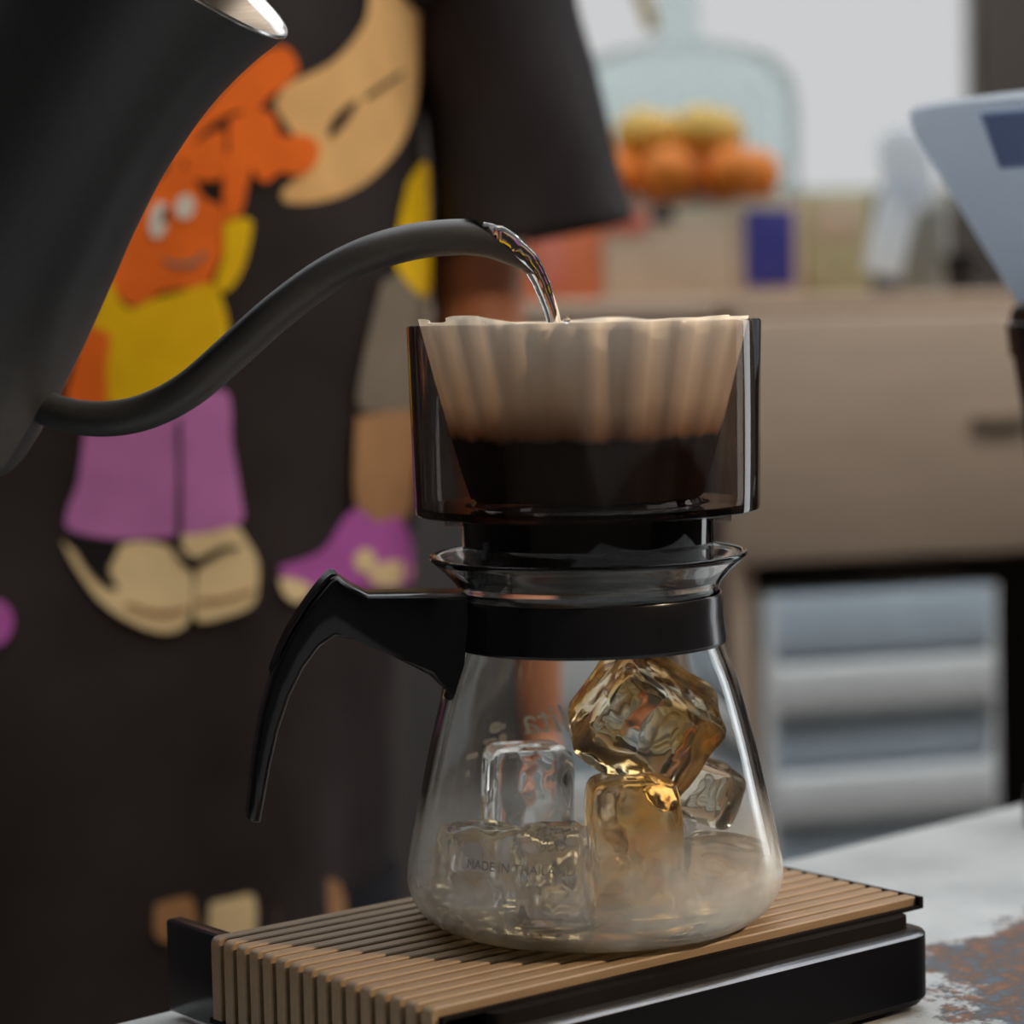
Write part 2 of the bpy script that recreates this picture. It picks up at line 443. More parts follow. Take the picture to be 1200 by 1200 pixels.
tn = Vector((tdir.y, -tdir.x, 0))
T_L, T_W = 1.0, 0.62
tcen = far_a + tdir * 0.26 + tn * (T_W / 2)
table = empty('table', (tcen.x, tcen.y, ZF), (0, 0, TA))
tag(table, 'worn white painted table with rusty blue patch at its right end', 'table')
_pp = G(1560, 1150, ZT) - tcen
TABLE_PATCH = (_pp.x * cos(TA) + _pp.y * sin(TA), -_pp.x * sin(TA) + _pp.y * cos(TA), 0.0125)
M_table = mat_table()
M_tleg = pbr('painted_table_leg', srgb(120, 118, 114), 0.5, vary=0.1)
top = box('tabletop', (T_L, T_W, 0.025), (0, 0, ZT - ZF - 0.0125), M_table, table, 0.004)
for sx in (-1, 1):
    for sy in (-1, 1):
        h = ZT - ZF - 0.025
        vs, fs = extrude_outline([(rrect(0.032, 0.032, 0.005), 0), (rrect(0.05, 0.05, 0.006), h)])
        o = link_mesh('leg', vs, fs, M_tleg, table); o.location = (sx * (T_L / 2 - 0.05), sy * (T_W / 2 - 0.05), 0)
    box('apron_rail', (0.02, T_W - 0.15, 0.06), (sx * (T_L / 2 - 0.05), 0, ZT - ZF - 0.056), M_tleg, table, 0.002)

# ------------------------------------------------------------------ slatted tray
TC = Vector((-0.0070, 0.0040, ZT))
tray = empty('slatted_tray', TC, (0, 0, UA))
tag(tray, 'black tray with tan slatted top under the glass carafe', 'tray')
HT = -ZT                                        # slat tops at world z = 0
NS = 16; PITCHS = 0.110 / NS; SW = PITCHS - 0.0021; XL, XR = -0.093, 0.093
FOLD = 0.0245
def slat_mesh(w, first=False):
    """an L-shaped bar: flat run along x, bent down over the left end"""
    t = 0.0026; rb = 0.0022
    prof_o = [(XR - 0.0016, HT)] 
    for k in range(5):
        a = pi / 2 + pi / 2 * k / 4
        prof_o.append((XL + rb + rb * cos(a), HT - rb + rb * sin(a)))
    prof_o.append((XL, HT - FOLD + (0.0065 if first else 0.0)))
    if first:
        prof_o.append((XL, HT - FOLD + 0.0065))
    prof_i = [(XR - 0.0016, HT - t), (XL + t, HT - t), (XL + t, HT - FOLD)]
    prof_o[-1] = (XL, HT - FOLD)
    if first: prof_o.pop(-2)
    poly = prof_o + prof_i[::-1]
    vs = []; fs = []; n = len(poly)
    bv = 0.0004
    for yy, ins in ((-w / 2, bv), (-w / 2 + bv, 0), (w / 2 - bv, 0), (w / 2, bv)):
        for (x, z) in poly:
            zz = z - (ins if z > HT - 0.0015 else 0); xx = x + (ins if x < XL + 0.001 else 0)
            vs.append((xx, yy, zz))
    for k in range(3):
        for i in range(n):
            j = (i + 1) % n
            fs.append((k * n + i, k * n + j, (k + 1) * n + j, (k + 1) * n + i))
    fs.append(tuple(range(n))); fs.append(tuple(3 * n + i for i in range(n))[::-1])
    return vs, fs
vs, fs = slat_mesh(SW)
slat0 = link_mesh('slat', vs, fs, M_slat, tray, True, 30)
for i in range(NS):
    o = slat0 if i == 0 else slat0.copy()
    if i: COL.objects.link(o)
    o.location = (0, -0.055 + PITCHS * (i + 0.5), 0)
# carrier plate with a border that joins the slat ends, bent like the slats
ct = 0.0012
def plate():
    prof = [(XR, HT), (XR - 0.0016, HT), (XR - 0.0016, HT - 0.0026), (XL + 0.0026, HT - 0.0026), (XL + 0.0026, HT - FOLD), (XL, HT - FOLD), (XL, HT - FOLD - 0.0016),
            (XL + 0.0036, HT - FOLD - 0.0016), (XL + 0.0036, HT - 0.0036), (XR, HT - 0.0036)]
    n = len(prof); vs = []; fs = []
    for yy in (-0.0557, 0.0557):
        vs += [(x, yy, z) for x, z in prof]
    for i in range(n):
        j = (i + 1) % n; fs.append((i, j, n + j, n + i))
    fs.append(tuple(range(n))); fs.append(tuple(n + i for i in range(n))[::-1])
    return vs, fs
vs, fs = plate(); link_mesh('slat_carrier', vs, fs, M_slatbed, tray, False)
# hollow-looking black body with a satin rim around its top
bx, by = 0.1725, 0.1260; bcx, bcy = 0.0035, -0.0025
def shifted(pts): return [(x + bcx, y + bcy) for x, y in pts]
zr = HT - 0.0075
vs, fs = extrude_outline([(shifted(rrect(bx - 0.004, by - 0.004, 0.009)), 0.0022), (shifted(rrect(bx, by, 0.011)), 0.0045), (shifted(rrect(bx, by, 0.011)), zr - 0.0012)])
link_mesh('tray_body', vs, fs, M_black_gloss, tray, True, 40)
vs, fs = extrude_outline([(shifted(rrect(bx, by, 0.011)), zr - 0.0012), (shifted(rrect(bx - 0.0010, by - 0.0010, 0.0105)), zr - 0.0006), (shifted(rrect(bx - 0.0060, by - 0.0060, 0.008)), zr)])
link_mesh('top_rim', vs, fs, M_chrome_rim, tray, True, 60)
vs, fs = extrude_outline([(shifted(rrect(bx - 0.012, by - 0.012, 0.004)), zr), (shifted(rrect(bx - 0.012, by - 0.012, 0.004)), HT - 0.0036)])
link_mesh('inner_collar', vs, fs, M_slatbed, tray, True, 40)
box('end_plate', (0.006, 0.100, 0.0285), (XL + 0.0075, 0.037, 0.0165), M_black_plastic, tray, 0.001)
for sx in (-1, 1):
    for sy in (-1, 1):
        o = lathe_obj('rubber_foot', [(0, 0), (0.005, 0), (0.006, 0.001), (0.006, 0.0023), (0, 0.0023)], M_black_plastic, tray, 20)
        o.location = (bcx + sx * 0.072, bcy + sy * 0.046, 0)

# ------------------------------------------------------------------ glass carafe
MM = 0.001
g_out = [(0, 0.0), (39, 0.0), (47, 1.4), (52, 4.9), (55.0, 10.2), (55.7, 15), (54.9, 21.5), (52.0, 35), (47.6, 55), (43.0, 72), (39.8, 80.5), (38.3, 85), (37.9, 91), (38.0, 96.5), (38.7, 100), (41.6, 103.6), (45.6, 107.3)]
g_rim = [(46.8, 108.5), (46.7, 109.3), (46.0, 109.5)]
g_in = [(44.8, 108.7), (40.6, 104.8), (37.6, 101.6), (36.6, 99), (36.2, 96), (36.0, 91), (36.3, 85), (37.9, 80), (41.1, 71.5), (45.7, 54.6), (50.1, 34.6), (52.9, 21.3), (53.7, 15), (53.1, 11), (50.4, 6.5), (46.2, 3.6), (39, 2.6), (0, 2.6)]
def dens(p, n=4): return [(max(0, a), b) for a, b in smooth_path(p, n)]
g_prof = [(0, 0.0)] + dens(g_out[1:]) + g_rim + dens(g_in[:-1]) + [(0, 2.6)]
g_prof = [(a * MM, b * MM) for a, b in g_prof]
carafe = empty('glass_carafe', (0, 0, 0))
tag(carafe, 'glass carafe with black collar and handle holding ice cubes', 'carafe')
glass = lathe_obj('glass_body', g_prof, M_glass, carafe, 96, False, None, 70)
def r_out(z):
    z /= MM
    for (a, b), (c, d) in zip(g_out[1:], g_out[2:]):
        if b <= z <= d: return (a + (c - a) * (z - b) / (d - b)) * MM
    return 0.04
ring = [(38.6, 82.6), (39.9, 82.6), (40.2, 83.0), (40.2, 83.8), (39.4, 91), (39.4, 96.6), (39.1, 97.3), (38.6, 97.3)]
lathe_obj('collar', [(a * MM, b * MM) for a, b in ring], M_black_plastic, carafe, 96, True, None, 40)
# handle: outline in the plane through the axis (x = distance from the axis, z), swept across its width
hxz_px = [(556, 691), (500, 689), (430, 690), (412, 681), (394, 668), (384, 673), (362, 700), (338, 738), (318, 782), (305, 830), (297, 880), (292, 925), (290, 944), (296, 951), (306, 950),
          (311, 925), (318, 885), (327, 845), (340, 806), (356, 774), (374, 750), (392, 738), (412, 742), (450, 758), (500, 784), (528, 804), (549, 812), (556, 770)]
def handle_mesh():
    pts = []
    for (x, y) in hxz_px:
        p = P(x, y, 0); pts.append((p.x, p.z))
    n = len(pts)
    cx = sum(p[0] for p in pts) / n; cz = sum(p[1] for p in pts) / n
    # inward normals for the bevel
    area = sum(pts[i][0] * pts[(i + 1) % n][1] - pts[(i + 1) % n][0] * pts[i][1] for i in range(n))
    s = 1 if area > 0 else -1
    nrm = []
    for i in range(n):
        a = Vector(pts[i - 1]); b = Vector(pts[i]); c = Vector(pts[(i + 1) % n])
        e1 = (b - a).normalized(); e2 = (c - b).normalized()
        n1 = Vector((-e1.y, e1.x)) * s; n2 = Vector((-e2.y, e2.x)) * s
        v = (n1 + n2)
        nrm.append(v.normalized() if v.length > 1e-4 else n1)
    bm = bmesh.new(); loops = []
    for (yf, ins) in ((-1.0, 0.0016), (-0.86, 0.0005), (-0.66, 0.0), (0.66, 0.0), (0.86, 0.0005), (1.0, 0.0016)):
        lp = []
        for (x, z), nn in zip(pts, nrm):
            hw = 0.0085 + 0.0035 * max(0, min(1, (x + 0.075) / 0.045))      # a little wider at the collar
            v = Vector((x + nn.x * ins, yf * hw, z + nn.y * ins))
            rad = sqrt(v.x * v.x + v.y * v.y); lim = r_out(v.z) + 0.0004          # the inner end hugs the glass
            if rad < lim: v.x *= lim / rad; v.y *= lim / rad
            lp.append(bm.verts.new(v))
        loops.append(lp)
    for a, b in zip(loops, loops[1:]):
        for i in range(n):
            j = (i + 1) % n; bm.faces.new((a[i], a[j], b[j], b[i]))
    f1 = bm.faces.new(loops[0]); f2 = bm.faces.new(loops[-1][::-1])
    bmesh.ops.triangulate(bm, faces=[f1, f2])
    me = bpy.data.meshes.new('handle'); bm.to_mesh(me); bm.free()
    return me
HROT = radians(7)
hd = link_me('handle', handle_mesh(), M_black_plastic, carafe, True, 55); hd.rotation_euler = (0, 0, HROT)
# grip ridges along the back of the handle
rp = [(430, 689), (412, 679.5), (394, 666.5), (383, 671.5), (361, 699), (337, 737), (317, 781)]
for yy in (-0.0062, -0.0021, 0.0021, 0.0062):
    path = []
    for q in smooth_path([(P(x, y, 0).x, yy, P(x, y, 0).z) for x, y in rp[2:]], 5): path.append(q)
    vs, fs = tube(path, [0.00062 * min(1, 0.15 + 4 * sin(pi * i / (len(path) - 1)) * 0.4) for i in range(len(path))], 8)
    o = link_mesh('grip_ridge', vs, fs, M_black_plastic, hd)

# lettering fused to the glass
def text_mesh(body, size, shear=0.0, extrude=0.0):
    cu = bpy.data.curves.new('lettering', 'FONT'); cu.body = body; cu.size = size; cu.shear = shear
    cu.align_x = 'CENTER'; cu.align_y = 'CENTER'; cu.resolution_u = 4; cu.extrude = extrude
    o = bpy.data.objects.new('lettering_curve', cu); COL.objects.link(o)
    bpy.context.view_layer.update()
    dg = bpy.context.evaluated_depsgraph_get()
    me = bpy.data.meshes.new_from_object(o.evaluated_get(dg))
    bpy.data.objects.remove(o); bpy.data.curves.remove(cu)
    return me
def wrap(name, me, ang, zc, mat, tilt=0.0, sx=1.0):
    """put text on the outside of the glass, read from outside"""
    bm = bmesh.new(); bm.from_mesh(me)
    bmesh.ops.triangulate(bm, faces=bm.faces)
    bmesh.ops.subdivide_edges(bm, edges=[e for e in bm.edges if e.calc_length() > 0.0015], cuts=1)
    for v in bm.verts:
        x = v.co.x * sx; y = v.co.y; x, y = x * cos(tilt) - y * sin(tilt), x * sin(tilt) + y * cos(tilt)
        z = zc + y * 0.97; r = r_out(z) + 0.00012 + max(0, v.co.z)
        a = ang + x / r
        v.co = (r * cos(a), r * sin(a), z)
    bm.to_mesh(me); bm.free()
    return link_me(name, me, mat, carafe, False)
def ang_at(px, py, back):
    """angle on the glass of an image point"""
    p = P(px, py, 0); z = p.z
    r = r_out(max(0.002, z)); x = max(-r, min(r, p.x))
    y = sqrt(max(0, r * r - x * x)) * (1 if back else -1)
    q = P(px, py, y); z = q.z; r = r_out(max(0.004, z)); x = max(-r, min(r, q.x))
    return math.atan2(sqrt(max(0, r * r - x * x)) * (1 if back else -1), x), z
a, z = ang_at(668, 843, True); o = wrap('brand_lettering', text_mesh('Kalita', 0.0135, 0.35), a, z, M_print_white)
o['label'] = 'white script brand name on the far side, seen reversed'
a, z = ang_at(606, 1021, False); o = wrap('origin_lettering', text_mesh('MADE IN THAILAND', 0.0037), a, z, M_print_grey)
o['label'] = 'small grey MADE IN THAILAND lettering'
for (tx, px, py, s) in (('洗わ', 648, 994, 0.0042), ('ください', 642, 978, 0.0036)):
    a, z = ang_at(px, py, False)
    wrap('care_lettering', text_mesh(tx, s), a, z, M_print_grey)
def mark(px, py, w, h):
    a, z = ang_at(px, py, True)
    bm = bmesh.new(); pts = rrect(w, h, min(w, h) * 0.49, 4)
    bm.faces.new([bm.verts.new((x, y, 0)) for x, y in pts])
    me = bpy.data.meshes.new('scale_mark'); bm.to_mesh(me); bm.free()
    wrap('scale_mark', me, a, z, M_print_white)
for (px, py, w, h) in ((577, 852, 0.0038, 0.0026), (586, 851, 0.0016, 0.0014), (570, 868, 0.0042, 0.0013), (586, 864, 0.0024, 0.0022), (548, 885, 0.0040, 0.0014), (543, 906, 0.0012, 0.0014)):
    mark(px, py, w * 1.4, h * 1.4)

# ------------------------------------------------------------------ ice cubes
def ice(label, c, dims, rot, seed, mat, pw=5.0, rough=0.035):
    n = 12; vs, fs, idx = [], [], {}
    off = Vector((seed * 7.3, seed * 3.1, seed * 1.7))
    def vert(p):
        k = tuple(round(q, 5) for q in p)
        if k in idx: return idx[k]
        d = Vector(p)
        m_ = (abs(d.x) ** pw + abs(d.y) ** pw + abs(d.z) ** pw) ** (1 / pw)
        q = d / m_
        q *= 1 + rough * noise.noise(q * 1.3 + off) * 2 + rough * 0.5 * noise.noise(q * 4 + off)
        vs.append((q.x * dims[0] / 2, q.y * dims[1] / 2, q.z * dims[2] / 2)); idx[k] = len(vs) - 1
        return idx[k]
    for ax in range(3):
        for s in (-1, 1):
            for i in range(n):
                for j in range(n):
                    q = []
                    for (u, v) in ((i, j), (i + 1, j), (i + 1, j + 1), (i, j + 1)):
                        p = [0, 0, 0]; p[ax] = s; p[(ax + 1) % 3] = -1 + 2 * u / n; p[(ax + 2) % 3] = -1 + 2 * v / n
                        q.append(vert(p))
                    fs.append(q if s > 0 else q[::-1])
    o = link_mesh('ice_cube', vs, fs, mat, None, True, 80)
    o.location = [q * MM for q in c]; o.rotation_euler = [radians(q) for q in rot]
    o.scale = (MM, MM, MM)
    return tag(o, label, 'ice cube', 'ice cubes in the carafe')
ice('large amber ice cube tilted on top of the pile', (15.5, -6, 60.0), (36, 34, 31), (20, 33, 12), 1, M_ice_amber, 11, 0.022)
ice('tall amber ice cube at the front below the tilted one', (10.5, -25, 25.0), (26, 22, 44), (2, -2, 8), 2, M_ice_amber, 7, 0.025)
ice('clear rounded ice cube at the far left against the frosted glass', (-33, -10, 17.2), (25, 23, 28), (0, 4, 18), 3, M_ice, 6, 0.025)
ice('clear narrow ice cube behind the MADE IN THAILAND lettering', (-12.5, -34, 19), (20.5, 20, 32), (3, -3, -12), 4, M_ice, 6, 0.025)
ice('clear ice cube at the rear left with a flat top', (-20, 17, 26.5), (25, 25, 46.5), (0, 2, 12), 5, M_ice, 9, 0.02)
ice('small tan ice cube at the right above the lower one', (34, 10, 36), (19, 18, 18), (10, 22, 20), 6, M_ice_tan, 7, 0.025)
ice('pale tan ice cube low at the right wall', (36, -13, 14.6), (25, 25, 22.5), (2, 6, -18), 7, M_ice_tan, 6, 0.025)
ice('clear ice cube at the back behind the amber ones', (15, 27, 17), (27, 27, 27), (0, 0, 30), 8, M_ice, 8, 0.02)
liq_prof = [(0, 2.75), (38, 2.75), (45, 3.8), (49.0, 6.6), (50.0, 8.0), (0, 8.0)]
liq = lathe_obj('coffee_pool', [(a * MM, b * MM) for a, b in liq_prof], M_coffee_thin, None, 64, False, None, 60)
tag(liq, 'shallow pool of amber coffee under the ice cubes', 'coffee')

# ------------------------------------------------------------------ dripper, paper filter, coffee
ZB, ZTOP = 0.1218, 0.1769
drip = empty('dripper', (0, 0, 0.0975))
tag(drip, 'smoked clear plastic coffee dripper on top of the carafe', 'dripper')
def dz(p): return [(a * MM, b * MM - 0.0975) for a, b in p]
lathe_obj('shell', dz([(36, 123.9), (48.4, 123.9), (48.7, 125.5), (49.8, 176.3), (50.2, 176.9), (51.3, 176.9), (51.7, 176.3), (50.7, 124.2), (50.5, 122.0), (49.9, 121.6), (36, 121.6)]), M_smoke, drip, 96, True, None, 50)
lathe_obj('neck_ring', dz([(33.0, 101.6), (36.2, 101.6), (36.8, 103.0), (37.2, 121.5), (33.0, 121.5)]), M_smoke_dark, drip, 96, True, None, 50)
for sx, rz in ((-1, 0.0), (1, 0.0)):
    o = box('locating_tab', (0.0046, 0.008, 0.0036), (sx * 0.0397, 0, 0.0222), M_smoke, drip, 0.0004)
inner = [(33.0, 121.4), (33.0, 124.0), (34.5, 139.5), (35.5, 139.6), (34.2, 124.5), (34.2, 121.4)]
lathe_obj('filter_seat', dz([(26, 123.95), (26, 125.4), (33.0, 125.6), (34.0, 123.95)]), M_smoke, drip, 64, True, None, 40)
# fluted paper: 20 pleats, rising a little above the plastic on both sides
NF = 20
def paper_r(a, t):
    base = (34.2 + (48.3 - 34.2) * t ** 0.92) * MM
    amp = (0.35 + 1.05 * t) * MM
    w = cos(NF * a + 0.4 * sin(3 * a))
    return base - amp + amp * (abs(w) ** 0.6 * (1 if w > 0 else -1))
vs, fs = [], []
SEG, NV = NF * 14, 20
for j in range(NV + 1):
    t = j / NV
    for i in range(SEG):
        a = 2 * pi * i / SEG
        ztop = ZTOP + (0.0002 + 0.0030 * max(0, noise.noise(Vector((cos(a) * 2.3, sin(a) * 2.3, 5)))) + 0.0006 * max(0, cos(2 * a)))
        z = 0.1260 + (ztop - 0.1260) * t
        r = paper_r(a, t)
        vs.append((r * cos(a), r * sin(a), z))
for j in range(NV):
    for i in range(SEG):
        k = (i + 1) % SEG
        fs.append((j * SEG + i, j * SEG + k, (j + 1) * SEG + k, (j + 1) * SEG + i))
c = len(vs); vs.append((0, 0, 0.1260))
for i in range(SEG): fs.append((c, (i + 1) % SEG, i))
pap = link_mesh('paper_filter', vs, fs, M_paper, None, True, 70)
solidify(pap, 0.00022, -1)
tag(pap, 'fluted white paper filter stained brown inside the dripper', 'paper filter')
pr = [(0, 126.6), (32.2, 126.6), (35.4, 137.0), (37.0, 143.6), (30, 143.2), (12, 142.6), (0, 142.4)]
def slurry_mod(a, r, z): return r * 1.0
sl = lathe_obj('coffee_slurry', [(a * MM, b * MM) for a, b in pr], M_slurry, None, 64, False, None, 40)
tag(sl, 'dark wet coffee grounds filling the bottom of the paper filter', 'coffee')

# ------------------------------------------------------------------ kettle with gooseneck spout
ax = Vector((0.616, -0.185, 0.788)).normalized(); kx = Vector((0.788, 0, -0.616)); kx = (kx - ax * kx.dot(ax)).normalized(); ky = ax.cross(kx)
RL = 0.0475
ktop = P(331, 46, 0.0) - kx * RL
kettle = empty('gooseneck_kettle', ktop - ax * 0.158)
tag(kettle, 'matte black gooseneck kettle tilted to pour, at the left', 'kettle')
KM = Matrix.Identity(4)
for i in range(3): KM[i][0] = kx[i]; KM[i][1] = ky[i]; KM[i][2] = ax[i]; KM[i][3] = ktop[i]
KI = Matrix.Translation(kettle.location).inverted()
def kettle_part(o):
    o.data.transform(KI @ KM); o.parent = kettle; return o
kp = [(47.5, 0), (46.5, -3), (44.2, -11), (42.0, -22), (40.9, -33), (40.8, -44), (41.4, -57), (43.8, -75), (47.0, -92), (50.2, -110), (53.0, -128), (54.6, -142), (55.0, -152)]
kp_d = smooth_path(kp, 3)
outer = kp_d + [(54.4, -156.2), (52.0, -158), (0, -158)]
body = [(47.0, 0.7)] + outer
o = lathe_obj('kettle_body', [(a * MM, b * MM) for a, b in body], M_kettle, None, 96, False, None, 50); kettle_part(o)
lip = [(47.5, 0.0), (47.7, 0.5), (47.3, 1.1), (46.6, 1.0), (46.2, 0.3), (45.6, -2.4)]
o = lathe_obj('rolled_lip', [(a * MM, b * MM) for a, b in lip], M_steel, None, 96, False, None, 40); kettle_part(o)
inn = [(45.5, -2.4), (42.8, -12), (40.8, -20.5), (36.8, -21.5), (36.4, -23), (38.8, -30), (39.2, -44), (39.8, -58), (45.5, -95), (52.0, -150), (0, -154)]
o = lathe_obj('steel_lining', [(a * MM, b * MM) for a, b in inn], M_lining, None, 96, False, None, 40); kettle_part(o)
# handle on the far side of the spout
hpts = [(-43, 0, -22), (-60, 0, -12), (-84, 0, -18), (-98, 0, -44), (-97, 0, -84), (-88, 0, -112), (-70, 0, -124), (-53, 0, -122)]
pth = [Vector(q) * MM for q in smooth_path(hpts, 5)]
vs, fs = tube(pth, [0.0052 + 0.0028 * sin(pi * i / (len(pth) - 1)) for i in range(len(pth))], 14)
kettle_part(link_mesh('kettle_handle', vs, fs, M_kettle))
# spout: swept pipe with a slanted mouth
spx = [(6, 452, .024), (30, 466, .021), (72, 485, .016), (122, 491, .012), (172, 482, .009), (222, 456, .006), (272, 413, .004), (322, 368, .002), (378, 326, .001), (430, 299, 0), (480, 284, 0), (530, 278, 0), (570, 280, 0), (596, 288, 0)]
pth = smooth_path([tuple(P(x, y, yy)) for x, y, yy in spx], 6)
nP = len(pth)
rad = []
for i in range(nP):
    t = i / (nP - 1)
    rad.append(0.0053 + 0.0012 * max(0, 1 - t / 0.06) + 0.0003 * max(0, 1 - abs(t - 0.5) / 0.3))
cutc = P(583, 281.5, 0); d1 = (P(612, 308, 0) - P(553, 255, 0)).normalized(); cutn = Vector((-d1.z, 0, d1.x))
ro, fo = tube(pth, rad, 24, False, (cutc, cutn))
ri, fi = tube(pth[nP // 2:], [q * 0.86 for q in rad[nP // 2:]], 24, False, (cutc, cutn))
vs = list(ro) + list(ri); k0 = len(ro)
fs = list(fo) + [tuple(k0 + q for q in f)[::-1] for f in fi]
eo = k0 - 24; ei = len(vs) - 24
for k in range(24):
    l = (k + 1) % 24; fs.append((eo + k, eo + l, ei + l, ei + k))
sp = link_mesh('spout', vs, fs, M_kettle, None, True, 45)
sp.data.transform(KI); sp.parent = kettle
# weld collar where the spout leaves the body
sc = [Vector(p) for p in pth[4:8]]
vs, fs = tube(sc, [0.0072, 0.0071, 0.0068, 0.0060], 24)
o = link_mesh('spout_collar', vs, fs, M_kettle, None, True, 45); o.data.transform(KI); o.parent = kettle

# ------------------------------------------------------------------ water stream
wpx = [(562, 275, 16), (574, 279, 17.5), (588, 284, 17.5), (604, 294, 14.5), (619, 306, 12.4), (631, 325, 10.6), (641, 350, 9.4), (649, 376, 8.7), (657, 430, 8.0), (663, 480, 7.5), (667, 522, 7.4)]
q = smooth_path([tuple(P(x, y, 0)) + (r * 0.00025,) for x, y, r in wpx], 6)
rr = [p[3] * (1 + 0.06 * noise.noise(Vector((i * 0.35, 0, 2)))) for i, p in enumerate(q)]
vs, fs = tube([p[:3] for p in q], rr, 20, True, None, [0.9] * len(q))
wat = link_mesh('water_stream', vs, fs, M_water, None, True, 80)
tag(wat, 'clear stream of water falling from the kettle spout', 'water')
random.seed(4)
for (px, py, r, lab) in ((664, 376, 0.0010, 'water droplet beside the stream on the dripper edge'), (567, 379, 0.0006, 'tiny water droplet on the left part of the dripper edge')):
    p = P(px, py, -0.0470 if px > 640 else -0.0405)
    vs, fs = lathe([(0, -r)] + [(r * cos(t), r * sin(t)) for t in (-1.2, -0.8, -0.4, 0, 0.4, 0.8, 1.2)] + [(0, r)], 12)
    o = link_me('water_droplet', clean('water_droplet', vs, fs), M_water); o.location = (p.x, p.y, ZTOP + r * 0.9)
    tag(o, lab, 'droplet', 'droplets on the dripper')

# ------------------------------------------------------------------ person behind the table
YC, BD = 0.60, 0.12
def torso_edge(z):
    """x of the shirt's right-hand outline"""
    pts = [(-0.60, -0.100), (-0.20, -0.098), (-0.10, -0.095), (0.0, -0.086), (0.10, -0.068), (0.18, -0.063), (0.33, -0.065), (0.40, -0.07), (0.5, -0.08)]
    for (a, b), (c, d) in zip(pts, pts[1:]):
        if a <= z <= c: return b + (d - b) * (z - a) / (c - a)
    return pts[0][1] if z < pts[0][0] else pts[-1][1]
PX = -0.245
def torso_ab(z):
    return torso_edge(z) - PX, BD * (1.0 if z < 0.3 else 1.0 - 0.5 * min(1, (z - 0.3) / 0.15) ** 2)
def torso_pt(th, z, puff=0.0):
    a, b = torso_ab(z)
    c, s = cos(th), sin(th)
    e = 0.82
    x = a * (abs(c) ** e) * (1 if c > 0 else -1); y = b * (abs(s) ** e) * (1 if s > 0 else -1)
    low = max(0, min(1, (0.2 - z) / 0.5))
    fold = 0.010 * low * sin(7 * th + 3.0 * z + 1.5) + 0.006 * noise.noise(Vector((x * 9, y * 9, z * 6)))
    k = 1 + (fold + puff) / max(0.05, sqrt(x * x + y * y))
    return Vector((PX + x * k, YC + y * k, z))
person = empty('person', (PX, YC, ZF))
tag(person, 'person in black printed T-shirt pouring from the kettle behind the table', 'person')
def rel(v): return Vector(v) - Vector((PX, YC, ZF))

